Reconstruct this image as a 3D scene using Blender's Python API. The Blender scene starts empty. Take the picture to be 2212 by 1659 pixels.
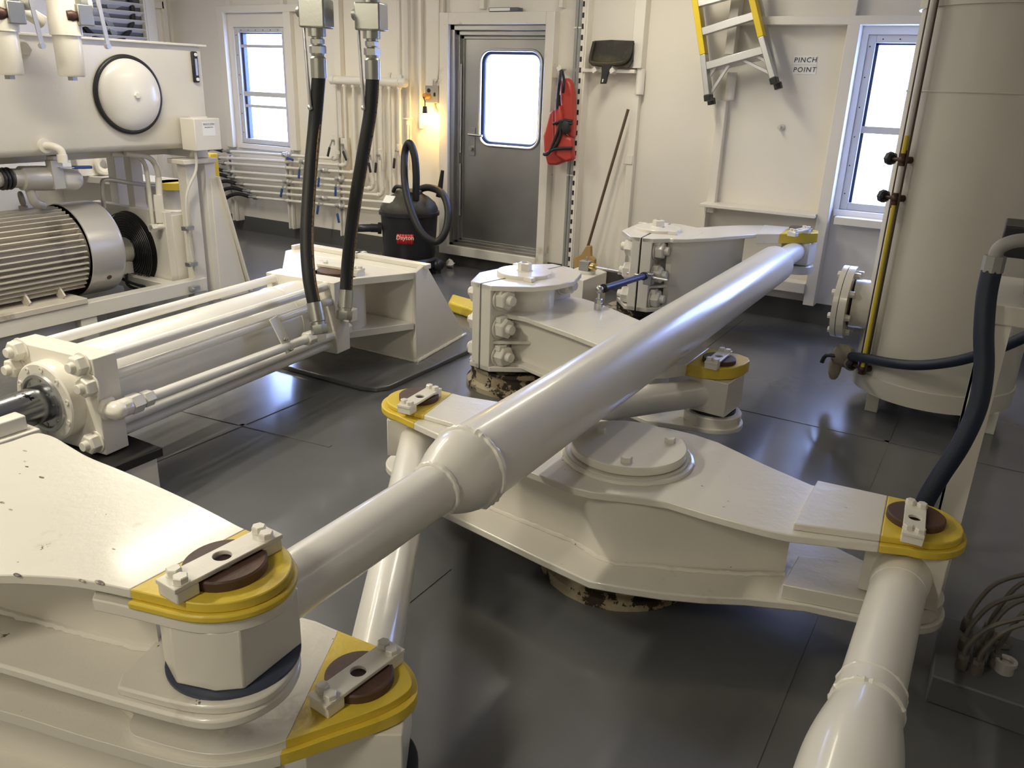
import bpy, bmesh, math, random
from mathutils import Vector, Matrix, Quaternion
random.seed(7)
S = bpy.context.scene
COL = S.collection
# ---------------------------------------------------------------- camera
YAW, PITCH, ROLL, F = -0.52715691, 0.35429227, 0.03543722, 1758.06
CX, CY, H = 1106.0, 829.5, 1.75
fw = Vector((math.sin(YAW)*math.cos(PITCH), math.cos(YAW)*math.cos(PITCH), -math.sin(PITCH)))
rt = Vector((math.cos(YAW), -math.sin(YAW), 0)); up = rt.cross(fw)
R0 = rt*math.cos(ROLL)+up*math.sin(ROLL); R1 = -rt*math.sin(ROLL)+up*math.cos(ROLL); R2 = fw
cam = bpy.data.cameras.new('camera'); co = bpy.data.objects.new('camera', cam); COL.objects.link(co)
M = Matrix((( R0.x, R1.x, -R2.x, 0), (R0.y, R1.y, -R2.y, 0), (R0.z, R1.z, -R2.z, H), (0,0,0,1)))
co.matrix_world = M
cam.sensor_width = 36; cam.lens = F/2212*36; cam.clip_start = .05; cam.clip_end = 100
S.camera = co
# ---------------------------------------------------------------- world, lights, exposure
w = bpy.data.worlds.new('sky'); S.world = w; w.use_nodes = True
bg = w.node_tree.nodes['Background']; bg.inputs[0].default_value = (.34, .47, 1.0, 1); bg.inputs[1].default_value = 16.0
S.view_settings.view_transform = 'Standard'; S.view_settings.look = 'None'
S.view_settings.exposure = 0.31; S.view_settings.gamma = 1; S.view_settings.use_curve_mapping = False
S.cycles.max_bounces = 8; S.cycles.diffuse_bounces = 5; S.cycles.glossy_bounces = 4
S.cycles.sample_clamp_indirect = 6; S.cycles.caustics_reflective = False; S.cycles.caustics_refractive = False
CEIL = 3.05
LAMPS = [(-3.7, .9, 66), (-6.2, 4.4, 44), (-4.5, 3.3, 26), (-1.4, -1.3, 36), (-2.5, 5.35, 19), (1.9, 4.0, 1.5)]  # viewer-side lamp is added fill; aft-wall lamp is added to brighten that wall
def area(name, loc, sx, sy, power, color, rot=(0,0,0), portal=False):
    l = bpy.data.lights.new(name, 'AREA'); l.shape = 'RECTANGLE'; l.size = sx; l.size_y = sy; l.energy = power; l.color = color
    o = bpy.data.objects.new(name, l); o.location = loc; o.rotation_euler = rot; COL.objects.link(o)
    if portal: l.cycles.is_portal = True
    return o
for i, (x, y, p) in enumerate(LAMPS):
    area('tube_light', (x, y, CEIL-.13), .16, 1.25, p, (1.0, .925, .745))
# daylight portals in the real openings of the aft wall
for (xa, xb, za, zb) in ((-7.55, -6.9, 1.05, 2.2), (-1.06, -.38, .95, 2.14), (-4.36, -3.82, 1.22, 2.02)):
    area('window_portal', ((xa+xb)/2, 6.93, (za+zb)/2), xb-xa, zb-za, 1, (1,1,1), (math.pi/2*-1, 0, 0), True)
# ---------------------------------------------------------------- pixel rays onto real planes
def ray(x, y): return R0*((x-CX)/F) - R1*((y-CY)/F) + R2
def oz(x, y, z):
    r = ray(x, y); t = (z-H)/r.z; return Vector((r.x*t, r.y*t, z))
def oy(x, y, Y):
    r = ray(x, y); t = Y/r.y; return Vector((r.x*t, Y, H+r.z*t))
def ox(x, y, X):
    r = ray(x, y); t = X/r.x; return Vector((X, r.y*t, H+r.z*t))
YW = 6.75
# ---------------------------------------------------------------- materials
def mat(name, col, rough=.4, metal=0, bump=0, bscale=60, chips=0, chipcol=(.05,.03,.02), var=.04, spec=.5, coat=0, emit=None, es=0, chipscale=9, rvar=0, dirt=0, dirtcol=(.30,.22,.12), bdist=.004):
    m = bpy.data.materials.new(name); m.use_nodes = True
    nt = m.node_tree; N = nt.nodes; L = nt.links; b = N['Principled BSDF']
    b.inputs['Roughness'].default_value = rough; b.inputs['Metallic'].default_value = metal
    b.inputs['Specular IOR Level'].default_value = spec
    b.inputs['Coat Weight'].default_value = coat; b.inputs['Coat Roughness'].default_value = .12
    tc = N.new('ShaderNodeTexCoord')
    def noise(sc, det=3, rg=.5):
        n = N.new('ShaderNodeTexNoise'); n.inputs['Scale'].default_value = sc; n.inputs['Detail'].default_value = det
        n.inputs['Roughness'].default_value = rg; L.new(tc.outputs['Object'], n.inputs['Vector']); return n
    def ramp(src, a, bb):
        r = N.new('ShaderNodeMapRange'); r.inputs['From Min'].default_value = a; r.inputs['From Max'].default_value = bb
        L.new(src, r.inputs['Value']); return r.outputs['Result']
    def mixc(fac, c1, c2):
        x = N.new('ShaderNodeMix'); x.data_type = 'RGBA'; L.new(fac, x.inputs['Factor'])
        for s, c in ((x.inputs[6], c1), (x.inputs[7], c2)):
            if isinstance(c, tuple): s.default_value = (*c, 1)
            else: L.new(c, s)
        return x.outputs[2]
    c = (col[0], col[1], col[2])
    n1 = noise(2.3, 4)
    out = mixc(ramp(n1.outputs['Fac'], .3, .7), tuple(v*(1-var) for v in c), tuple(min(1, v*(1+var)) for v in c))
    if dirt:
        nd = noise(3.1, 6, .65); out = mixc(ramp(nd.outputs['Fac'], .66-dirt, .86-dirt), out, dirtcol)
    if chips:
        nc = noise(chipscale, 5, .7); out = mixc(ramp(nc.outputs['Fac'], .76-chips, .78-chips), out, chipcol)
    L.new(out, b.inputs['Base Color'])
    if rvar:
        nr = noise(1.7, 5, .6)
        r = N.new('ShaderNodeMapRange'); r.inputs['From Min'].default_value = .3; r.inputs['From Max'].default_value = .7
        r.inputs['To Min'].default_value = rough-rvar; r.inputs['To Max'].default_value = rough+rvar
        L.new(nr.outputs['Fac'], r.inputs['Value']); L.new(r.outputs['Result'], b.inputs['Roughness'])
    if bump:
        nb = noise(bscale, 4, .6); bp = N.new('ShaderNodeBump'); bp.inputs['Strength'].default_value = bump; bp.inputs['Distance'].default_value = bdist
        L.new(nb.outputs['Fac'], bp.inputs['Height']); L.new(bp.outputs['Normal'], b.inputs['Normal'])
    if emit:
        b.inputs['Emission Color'].default_value = (*emit, 1); b.inputs['Emission Strength'].default_value = es
    return m
PW = (.74, .71, .64)
WHITE = mat('machine_white_paint', PW, .3, bump=.25, bscale=26, chips=.03, chipscale=22, coat=.25)
WHITEC = mat('worn_white_paint', PW, .33, bump=.55, bscale=14, chips=.075, chipscale=16, chipcol=(.10,.06,.03), dirt=.03, coat=.4)
GLOSSW = mat('gloss_white_tube_paint', (.78,.76,.715), .34, bump=.15, bscale=30, chips=.02, chipscale=30, coat=.35)
WALL = mat('wall_white_paint', (.80,.765,.69), .42, bump=.08, bscale=6, chips=-.01, chipscale=40, var=.02)
CEILM = mat('ceiling_paint', (.72,.70,.63), .6)
YEL = mat('yellow_safety_paint', (.70,.52,.055), .38, bump=.5, bscale=30, chips=.02, chipscale=18, chipcol=(.16,.10,.02), dirt=.10, dirtcol=(.30,.21,.05))
PIN = mat('rust_brown_steel_pin', (.075,.038,.024), .55, bump=.4, bscale=60, dirt=.12, dirtcol=(.2,.08,.03))
FLOOR = mat('grey_deck_paint', (.115,.118,.124), .24, bump=.07, bscale=55, chips=-.012, chipcol=(.02,.018,.015), chipscale=30, var=.10, bdist=.003, spec=.6, coat=.45)
BASEB = mat('dark_grey_kick_paint', (.075,.075,.072), .4, var=.15)
RUST_SHADE = mat('grease_and_shade_stock', (.42,.36,.25), .45, bump=.8, bscale=16, chips=.25, chipscale=7, chipcol=(.03,.02,.012), dirt=.2, dirtcol=(.22,.14,.06))  # rust and grease, with extra black patches painting in the pedestal's shade
BLACK = mat('black_grease', (.012,.011,.010), .45)
RUBBER = mat('black_hose_rubber', (.008,.008,.009), .55, bump=.3, bscale=200)
HOSEY = mat('hose_print_stripe', (.20,.12,.03), .6, chips=.22, chipscale=70, chipcol=(.014,.014,.014))
BLUEH = mat('blue_black_hose', (.007,.014,.034), .5, bump=.2, bscale=150)
STEEL = mat('zinc_plated_steel', (.42,.42,.38), .36, 1, bump=.1, bscale=80)
STEEL2 = mat('dull_aluminium', (.62,.62,.62), .38, 1, bump=.05)
CHROME = mat('chrome_rod', (.30,.31,.33), .22, 1, chips=.14, chipscale=9, chipcol=(.02,.02,.02))
SSDOOR = mat('brushed_stainless', (.36,.355,.34), .42, 1, var=.1, bump=.05, bscale=14)
MOTOR = mat('motor_beige_paint', (.60,.56,.48), .4, bump=.25, bscale=40, dirt=.10, dirtcol=(.22,.18,.14))
MOTORG = mat('motor_grime_paint', (.42,.38,.345), .45, dirt=.12, dirtcol=(.12,.10,.09), bump=.3)
SILVER = mat('silver_cowl_paint', (.52,.50,.47), .33, .35)
BLKPL = mat('black_plastic', (.016,.016,.018), .38, bump=.2, bscale=90)
DUST = mat('dusty_black_plastic', (.03,.027,.022), .6, dirt=.2, dirtcol=(.10,.085,.045), bump=.5, bscale=40)
BLUEV = mat('blue_valve_grip', (.02,.07,.25), .4)
RED = mat('red_foam_vest', (.43,.042,.03), .42, bump=.15, bscale=20)
BLKSTRAP = mat('black_webbing', (.010,.010,.012), .6)
GREYB = mat('grey_steel_box', (.30,.30,.29), .45)
ORANGEP = mat('orange_plug', (.75,.33,.06), .5)
BRASS = mat('brass', (.75,.52,.16), .25, 1)
DKBRASS = mat('dark_bronze_valve', (.07,.035,.025), .45, .5)
YSTRIPE = mat('yellow_sight_glass_fluid', (.62,.50,.05), .3)
DKGLASSLINE = mat('sight_glass_edge', (.05,.03,.02), .3)
CLEARTUBE = mat('pale_sight_tube', (.72,.70,.66), .15)
WOOD = mat('dark_broom_wood', (.10,.06,.035), .55)
STRAW = mat('tan_broom_plastic', (.42,.27,.10), .55)
DECAL = mat('label_red', (.62,.03,.03), .4)
DECALW = mat('label_white', (.85,.85,.83), .45)
INK = mat('black_ink', (.02,.02,.02), .6)
INKG = mat('grey_ink', (.25,.26,.30), .6)
WINF = mat('window_aluminium', (.66,.66,.66), .4, .3)
WINB = mat('window_dark_gasket', (.035,.05,.11), .4)
LADY = mat('yellow_fibreglass_rail', (.80,.58,.02), .4)
BULB = mat('lit_bulb', (1,.8,.5), .3, emit=(1,.62,.18), es=60)
TANKP = mat('grey_white_tank_paint', (.62,.60,.53), .36, bump=.15, bscale=8)
BLUEBUSH = mat('blue_nylon_washer', (.045,.055,.09), .35)
CABLE = mat('grey_cable_sheath', (.10,.088,.075), .6)
DKBOX = mat('dark_grey_deck_box', (.10,.105,.11), .5, bump=.3)
DEVICE = mat('grey_blue_case', (.11,.13,.16), .5)
RAG = mat('dirty_rag', (.30,.26,.20), .9, bump=.6, bscale=25, dirt=.15, dirtcol=(.10,.07,.04))
PAPER = mat('crumpled_paper', (.62,.62,.58), .8)
TUBEGLOW = mat('lamp_diffuser', (.9,.9,.85), .4, emit=(1,.87,.66), es=4)
FIX = mat('fixture_enamel', (.7,.7,.68), .4)
gm = bpy.data.materials.new('window_glass'); gm.use_nodes = True
nt = gm.node_tree; nt.nodes.clear()
o_ = nt.nodes.new('ShaderNodeOutputMaterial'); mx = nt.nodes.new('ShaderNodeMixShader'); tr = nt.nodes.new('ShaderNodeBsdfTransparent'); gl = nt.nodes.new('ShaderNodeBsdfGlossy')
gl.inputs['Roughness'].default_value = .03; mx.inputs[0].default_value = .06
nt.links.new(tr.outputs[0], mx.inputs[1]); nt.links.new(gl.outputs[0], mx.inputs[2]); nt.links.new(mx.outputs[0], o_.inputs[0])
GLASS = gm
# ---------------------------------------------------------------- mesh builder
def basis(d):
    d = Vector(d).normalized(); a = Vector((0,0,1)) if abs(d.z) < .9 else Vector((1,0,0))
    u = d.cross(a).normalized(); v = d.cross(u).normalized(); return u, v, d
class MB:
    def __init__(s): s.b = bmesh.new()
    def face(s, vs, mi=0, sm=False):
        try: f = s.b.faces.new(vs)
        except ValueError: return None
        f.material_index = mi; f.smooth = sm; return f
    def obox(s, c, U, V, W, mi=0):          # half vectors
        c = Vector(c); U = Vector(U).to_3d(); V = Vector(V).to_3d(); W = Vector(W).to_3d()
        if U.cross(V).dot(W) < 0: U = -U
        v = [s.b.verts.new(c+U*a+V*b_+W*d) for a in (-1,1) for b_ in (-1,1) for d in (-1,1)]
        for q in ((0,1,3,2),(4,6,7,5),(0,4,5,1),(2,3,7,6),(0,2,6,4),(1,5,7,3)): s.face([v[i] for i in q], mi)
        return s
    def box(s, x0, x1, y0, y1, z0, z1, mi=0):
        return s.obox(((x0+x1)/2,(y0+y1)/2,(z0+z1)/2), ((x1-x0)/2,0,0), (0,(y1-y0)/2,0), (0,0,(z1-z0)/2), mi)
    def bar(s, p0, p1, wid, hei, mi=0, upv=(0,0,1)):
        p0 = Vector(p0); p1 = Vector(p1); d = (p1-p0); W = d/2; dn = d.normalized()
        V = Vector(upv) - dn*dn.dot(Vector(upv)); V.normalize(); U = dn.cross(V)
        return s.obox((p0+p1)/2, W, U*wid/2, V*hei/2, mi)
    def prism(s, poly, z0, z1, mi=0):
        P = [Vector((p[0], p[1], 0)) for p in poly]
        A = sum(P[i].x*P[(i+1) % len(P)].y-P[(i+1) % len(P)].x*P[i].y for i in range(len(P)))
        if A < 0: P.reverse()
        lo = [s.b.verts.new((p.x, p.y, z0)) for p in P]; hi = [s.b.verts.new((p.x, p.y, z1)) for p in P]
        s.face(list(reversed(lo)), mi); s.face(hi, mi)
        for i in range(len(P)):
            j = (i+1) % len(P); s.face([lo[i], lo[j], hi[j], hi[i]], mi)
        return s
    def prism_dir(s, pts, d, mi=0):         # planar 3D outline pushed along d
        d = Vector(d); P = [Vector(p) for p in pts]
        n = Vector((0,0,0))
        for i in range(len(P)): n += P[i].cross(P[(i+1) % len(P)])
        if n.dot(d) < 0: P.reverse()
        lo = [s.b.verts.new(p) for p in P]; hi = [s.b.verts.new(p+d) for p in P]
        s.face(list(reversed(lo)), mi); s.face(hi, mi)
        for i in range(len(P)):
            j = (i+1) % len(P); s.face([lo[i], lo[j], hi[j], hi[i]], mi)
        return s
    def lathe(s, p0, axis, prof, n=32, mi=0, sm=True, caps=True, jit=0):
        u, v, d = basis(axis); p0 = Vector(p0); rings = []
        for t, r in prof:
            rings.append([s.b.verts.new(p0+d*t+(u*math.cos(2*math.pi*k/n)+v*math.sin(2*math.pi*k/n))*max(r*(1+random.uniform(-jit,jit)), .0002)) for k in range(n)])
        for a in range(len(rings)-1):
            flat = abs(prof[a][0]-prof[a+1][0]) < 1e-5
            for k in range(n):
                j = (k+1) % n; s.face([rings[a][j], rings[a][k], rings[a+1][k], rings[a+1][j]], mi, sm and not flat)
        if caps:
            s.face(rings[0], mi); s.face(list(reversed(rings[-1])), mi)
        return s
    def cyl(s, p0, p1, r0, r1=None, n=24, mi=0, sm=True):
        p0 = Vector(p0); p1 = Vector(p1); return s.lathe(p0, p1-p0, [(0, r0), ((p1-p0).length, r0 if r1 is None else r1)], n, mi, sm)
    def hexa(s, p0, axis, r, h, mi=0): return s.lathe(p0, axis, [(0, r), (h*.85, r), (h, r*.86)], 6, mi, False)
    def nut(s, p0, axis, r=.05, h=.045, stud=.03, mi=0):
        a = Vector(axis).normalized(); s.cyl(Vector(p0), Vector(p0)+a*.008, r*1.15, n=20, mi=mi)
        s.hexa(Vector(p0)+a*.008, a, r, h, mi)
        if stud: s.cyl(Vector(p0)+a*(h+.006), Vector(p0)+a*(h+stud), r*.52, r*.46, n=14, mi=mi)
        return s
    def tube(s, pts, r, n=14, mi=0, res=6, rad=None, squash=None):
        P = [Vector(p) for p in pts]
        if res > 1 and len(P) > 2:
            Q = []
            for i in range(len(P)-1):
                a = P[max(i-1,0)]; b_ = P[i]; c = P[i+1]; e = P[min(i+2, len(P)-1)]
                for k in range(res):
                    t = k/res; Q.append(.5*((2*b_)+(c-a)*t+(2*a-5*b_+4*c-e)*t*t+(3*b_-a-3*c+e)*t**3))
            Q.append(P[-1]); P = Q
        prev = None; rings = []
        for i, p in enumerate(P):
            d = (P[min(i+1,len(P)-1)]-P[max(i-1,0)]).normalized()
            if prev is None: u, v, _ = basis(d)
            else:
                u = (prev-d*d.dot(prev)).normalized(); v = d.cross(u)
            if prev is None: v = d.cross(u)
            prev = u
            rr = r if rad is None else rad(i/(len(P)-1))
            rings.append([s.b.verts.new(p+(u*math.cos(2*math.pi*k/n)+v*math.sin(2*math.pi*k/n))*rr) for k in range(n)])
        for a in range(len(rings)-1):
            for k in range(n):
                j = (k+1) % n; s.face([rings[a][k], rings[a][j], rings[a+1][j], rings[a+1][k]], mi, True)
        s.face(list(reversed(rings[0])), mi); s.face(rings[-1], mi)
        return s
    def torus(s, c, axis, R, r, n=40, m=10, mi=0, jit=0, a0=0, a1=2*math.pi):
        u, v, d = basis(axis); c = Vector(c); full = abs(a1-a0-2*math.pi) < 1e-4; rings = []
        cnt = n if full else n+1
        for k in range(cnt):
            a = a0+(a1-a0)*k/n; e = u*math.cos(a)+v*math.sin(a); rr = r*(1+random.uniform(-jit, jit)); sh = random.uniform(-jit, jit)*r*.5
            rings.append([s.b.verts.new(c+e*(R+rr*math.cos(2*math.pi*q/m))+d*(rr*math.sin(2*math.pi*q/m)+sh)) for q in range(m)])
        for k in range(n):
            A = rings[k]; B = rings[(k+1) % cnt]
            for q in range(m):
                j = (q+1) % m; s.face([A[j], A[q], B[q], B[j]], mi, True)
        if not full: s.face(list(reversed(rings[0])), mi); s.face(rings[-1], mi)
        return s
    def bead(s, pts, r=.008, mi=0):          # weld bead along a path
        P = []
        for i in range(len(pts)-1):
            a = Vector(pts[i]); b_ = Vector(pts[i+1]); k = max(1, int((b_-a).length/.012))
            P += [a+(b_-a)*(q/k) for q in range(k)]
        P.append(Vector(pts[-1]))
        P = [p+Vector((random.uniform(-1,1),random.uniform(-1,1),random.uniform(-1,1)))*r*.15 for p in P]
        return s.tube(P, r, 7, mi, 1, rad=lambda t: r*random.uniform(.8, 1.15))
    def sphere(s, c, r, mi=0, sc=(1,1,1), n=20, jit=0):
        mt = Matrix.Translation(Vector(c)) @ Matrix.Diagonal((r*sc[0], r*sc[1], r*sc[2], 1))
        g = bmesh.ops.create_uvsphere(s.b, u_segments=n, v_segments=max(6, n//2), radius=1, matrix=mt)
        for v in g['verts']:
            if jit: v.co += Vector((random.uniform(-1,1),random.uniform(-1,1),random.uniform(-1,1)))*r*jit
            for f in v.link_faces: f.smooth = not jit; f.material_index = mi
        return s
    def build(s, name, mats, parent=None, bevel=0, solid=None):
        me = bpy.data.meshes.new(name)
        if parent is not None:
            off = parent.matrix_world.translation if False else world_loc(parent)
            bmesh.ops.translate(s.b, verts=s.b.verts, vec=-off)
        bmesh.ops.recalc_face_normals(s.b, faces=s.b.faces)
        s.b.to_mesh(me); s.b.free(); me.set_sharp_from_angle(angle=math.radians(38))
        for m_ in (mats if isinstance(mats, (list, tuple)) else [mats]): me.materials.append(m_)
        o = bpy.data.objects.new(name, me); COL.objects.link(o)
        if parent is not None: o.parent = parent
        if bevel:
            bv = o.modifiers.new('bevel', 'BEVEL'); bv.width = bevel; bv.segments = 2; bv.limit_method = 'ANGLE'; bv.angle_limit = math.radians(35)
        return o
def world_loc(o):
    v = Vector(o.location)
    while o.parent: o = o.parent; v += Vector(o.location)
    return v
def tag(o, label, cat, group=None):
    o['label'] = label; o['category'] = cat
    if group: o['group'] = group
    return o
def struct(o): o['kind'] = 'structure'; return o
def thing(name, label, cat, loc, group=None):
    o = bpy.data.objects.new(name, None); o.empty_display_size = .05; o.location = loc; COL.objects.link(o)
    return tag(o, label, cat, group)
def dup(root, loc, rotz=None, label=None, parent=None):
    r = root.copy(); COL.objects.link(r); r.location = loc
    if rotz is not None: r.rotation_euler = (0, 0, rotz)
    if label: r['label'] = label
    if parent is not None: r.parent = parent
    for ch in list(root.children):
        c = ch.copy(); COL.objects.link(c); c.parent = r
        for g in list(ch.children):
            d = g.copy(); COL.objects.link(d); d.parent = c
    return r
def arc(c, r, a0, a1, n=14):
    return [(c[0]+r*math.cos(a0+(a1-a0)*i/n), c[1]+r*math.sin(a0+(a1-a0)*i/n)) for i in range(n+1)]
def chaikin(poly, n=2):
    P = [Vector((p[0], p[1])) for p in poly]
    for _ in range(n):
        Q = []
        for i in range(len(P)):
            a = P[i]; b_ = P[(i+1) % len(P)]; Q += [a*.75+b_*.25, a*.25+b_*.75]
        P = Q
    return [(p.x, p.y) for p in P]
def inset(poly, d):
    P = [Vector((p[0], p[1])) for p in poly]
    A = sum(P[i].x*P[(i+1) % len(P)].y-P[(i+1) % len(P)].x*P[i].y for i in range(len(P)))
    if A < 0: P.reverse()
    out = []
    for i in range(len(P)):
        a = (P[i]-P[i-1]).normalized(); b_ = (P[(i+1) % len(P)]-P[i]).normalized()
        n = Vector((-a.y-b_.y, a.x+b_.x))
        if n.length < 1e-4: n = Vector((-a.y, a.x))
        n.normalize(); k = max(.5, n.dot(Vector((-a.y, a.x))))
        out.append(P[i]+n*d/k)
    return [(p.x, p.y) for p in out]
def clip(poly, p0, n):                       # keep the side where (p-p0).n >= 0
    out = []; P = [Vector((p[0], p[1])) for p in poly]; p0 = Vector(p0[:2]); n = Vector(n[:2])
    for i in range(len(P)):
        a = P[i]; b_ = P[(i+1) % len(P)]; da = (a-p0).dot(n); db = (b_-p0).dot(n)
        if da >= 0: out.append(a)
        if da*db < 0: out.append(a+(b_-a)*(da/(da-db)))
    return [(p.x, p.y) for p in out]
def text_mesh(body, size, mat_, name, loc, rot, parent=None, extrude=.0008, shear=0, align='CENTER', space=1.0):
    cu = bpy.data.curves.new('t', 'FONT'); cu.body = body; cu.size = size; cu.extrude = extrude; cu.align_x = align; cu.align_y = 'CENTER'; cu.shear = shear
    cu.space_character = space; cu.resolution_u = 3
    to = bpy.data.objects.new('t', cu); COL.objects.link(to)
    dg = bpy.context.evaluated_depsgraph_get(); me = bpy.data.meshes.new_from_object(to.evaluated_get(dg))
    bpy.data.objects.remove(to)
    me.transform(Matrix.Translation(Vector(loc)) @ rot.to_4x4())
    if parent is not None: me.transform(Matrix.Translation(-world_loc(parent)))
    me.materials.clear(); me.materials.append(mat_); me.name = name
    o = bpy.data.objects.new(name, me); COL.objects.link(o)
    if parent is not None: o.parent = parent
    return o
RW = Matrix.Rotation(math.pi/2, 3, 'X')     # text standing on a wall seen from -Y

# ================================================================ THE ROOM
XL, XR, YF = -8.62, 3.0, -2.6
f = MB(); f.box(XL-.2, XR+.2, YF-.2, YW+.25, -.12, 0)
# weld seams of the deck plates
def seam(a, b_, r=.006):
    f.bar((a[0],a[1],.0), (b_[0],b_[1],.0), .022, r)
yq = oz(541, 914, 0)
seam((-5.0, yq.y-.25), (yq.x+.55, yq.y+.02))
xa = oz(378, 985, 0); xb = oz(705, 843, 0); seam((xa.x-.02, 1.6), (xb.x, xb.y))
xa = oz(965, 1232, 0); seam((xa.x, 1.2), (xa.x, 2.2))
xa = oz(1710, 1452, 0); seam((xa.x, 1.5), (xa.x, 6.3))
xa = oz(1748, 917, 0); seam((-1.8, xa.y), (2.6, xa.y))
xa = oz(1590, 700, 0); seam((xa.x, 5.0), (xa.x, 6.5))
fl = struct(f.build('floor', FLOOR))
def wall_with_holes(holes):
    """Wall slab between Y=YW and YW+.09 with rectangular holes (x0,x1,z0,z1)."""
    m = MB(); xs = sorted({XL-.1, XR+.1, *[h[0] for h in holes], *[h[1] for h in holes]})
    for a, b_ in zip(xs[:-1], xs[1:]):
        zs = [0.0]
        hs = sorted([h for h in holes if h[0] <= a+1e-6 and h[1] >= b_-1e-6], key=lambda h: h[2])
        cur = -.05
        for h in hs:
            if h[2] > cur: m.box(a, b_, YW, YW+.09, cur, h[2])
            cur = h[3]
        m.box(a, b_, YW, YW+.09, cur, CEIL)
    return m
W1 = (-7.62, -6.86, 1.00, 2.22)      # left window opening
W2 = (-1.075, -.31, .92, 2.16)       # right window opening
D1 = (-4.66, -3.66, .21, 2.22)       # door opening
struct(wall_with_holes([W1, W2, D1]).build('wall_back', WALL))
struct(MB().box(XL-.1, XL, YF, YW, -.05, CEIL).build('wall_left', WALL))
struct(MB().box(XR, XR+.1, YF, YW, -.05, CEIL).build('wall_right', WALL))
struct(MB().box(XL-.1, XR+.1, YF-.1, YF, -.05, CEIL).build('wall_front', WALL))
struct(MB().box(XL-.1, XR+.1, YF-.1, YW+.1, CEIL, CEIL+.08).build('ceiling', CEILM))
struct(MB().box(XL, -4.80, YW-.012, YW, 0, .17).box(-3.58, XR, YW-.012, YW, 0, .17).box(-4.80, -3.58, YW-.012, YW, 0, .10).build('baseboard_back', BASEB))
for i, (x, y, p) in enumerate(LAMPS):
    lab = ['fluorescent fixture over the hydraulic cylinder', 'fluorescent fixture over the motor and tank', 'fluorescent fixture near the door', 'unseen fill fixture behind the viewer', 'added wash fixture close to the aft wall by the ladder', 'dim fluorescent fixture beyond the upright tank'][i]
    t = thing('ceiling_light', 'long white '+lab, 'ceiling light', (x, y, CEIL))
    MB().box(x-.1, x+.1, y-.66, y+.66, CEIL-.09, CEIL).build('housing', FIX, t)
    MB().box(x-.085, x+.085, y-.64, y+.64, CEIL-.115, CEIL-.09).build('diffuser', TUBEGLOW, t)
# stiffeners and framing on the back wall (each a welded bar)
tn = [0]
def trim(x0, x1, z0, z1, dpt=.06, y=None):
    tn[0] += 1; y1 = YW if y is None else y
    return struct(MB().box(x0, x1, y1-dpt-.0013*tn[0], y1, z0, z1).build('trim_%d' % tn[0], WALL, bevel=.004))
def wx(px, py): return oy(px, py, YW-.05).x
def wz(px, py): return oy(px, py, YW-.05).z
trim(-7.80, -7.70, .95, 2.42); trim(-6.80, -6.70, .98, 2.36)            # posts either side of left window
trim(-7.80, wx(727, 20), 2.36, 2.43)                                     # header over left window
trim(wx(722, 90), wx(722, 90)+.085, 1.02, CEIL); trim(wx(903, 5), wx(903,5)+.03, 1.3, CEIL, .04)
trim(wx(486, 5)-.0, wx(486,5)+.06, 2.43, CEIL, .04); trim(wx(605, 5), wx(605,5)+.05, 2.43, CEIL, .05)
trim(wx(1034, 15), wx(1034,15)+.05, 2.36, CEIL, .03)
trim(wx(1246, 250), wx(1246, 250)+.075, .17, CEIL, .09)                  # conduit post right of door
trim(wx(1217, 5)-.04, wx(1217,5), 2.36, CEIL, .05)
xr_ = wx(1384, 70); trim(xr_-.045, xr_+.05, wz(1380,148), CEIL, .09)
trim(xr_-.03, xr_+.035, .17, wz(1372,205), .05)
trim(wx(1252,155)-.02, xr_, wz(1300,157), wz(1300,149), .10)            # hook rail
xs_ = wx(1565, 160); trim(xs_-.0, xs_+.07, wz(1570,160)+.14, CEIL, .09); trim(xs_-.02, xs_+.05, .80, wz(1565,218), .06)
xb2 = wx(1835, 150); trim(wx(1820,150), wx(1820,150)+.085, .17, wz(1830,52), .11)
trim(wx(1600,50), 2.9, wz(1800,55), wz(1800,36), .11)                     # header over right window
trim(wx(1838,10), wx(1838,10)+.05, wz(1838,36), CEIL, .05)
trim(wx(1807,466), 2.9, wz(1850,487), wz(1850,470), .10)                  # sill rail
# half round covers on the two posts
for (px, pa, pb, nm) in ((1381, 148, 204, 'a'), (1577, 156, 216, 'b')):
    tn[0] += 1; c = oy(px, (pa+pb)/2, YW-.07); za = oy(px, pb, YW-.07).z; zb = oy(px, pa, YW-.07).z
    struct(MB().lathe((c.x, YW-.05, za), (0,0,1), [(0, .036), (zb-za, .036)], 20).build('trim_%d' % tn[0], WALL))
tn[0] += 1; c_ = oy(1358, 344, YW-.06); struct(MB().box(c_.x-.04, c_.x+.04, YW-.075, YW-.05, c_.z-.04, c_.z+.035).build('trim_%d' % tn[0], WALL, bevel=.002))
# ledge and recess under the PINCH POINT panel
a = oy(1512, 446, 6.55); b_ = oy(1776, 466, 6.55)
tn[0] += 1; struct(MB().box(a.x, wx(1820,150), 6.53, YW, .86, .885).box(a.x, a.x+.02, 6.66, YW, .25, .86).build('trim_%d' % tn[0], WALL, bevel=.003))
tn[0] += 1; struct(MB().box(-1.95, wx(1820,150), 6.6, YW, .26, .34).build('trim_%d' % tn[0], WALL, bevel=.004))
# corner post on the left and inner shading panel of left wall
tn[0] += 1; struct(MB().box(XL, XL+.10, 6.35, 6.47, .0, CEIL).box(XL, XL+.05, 6.47, 6.60, 0, CEIL).build('trim_%d' % tn[0], WALL, bevel=.004))

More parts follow.
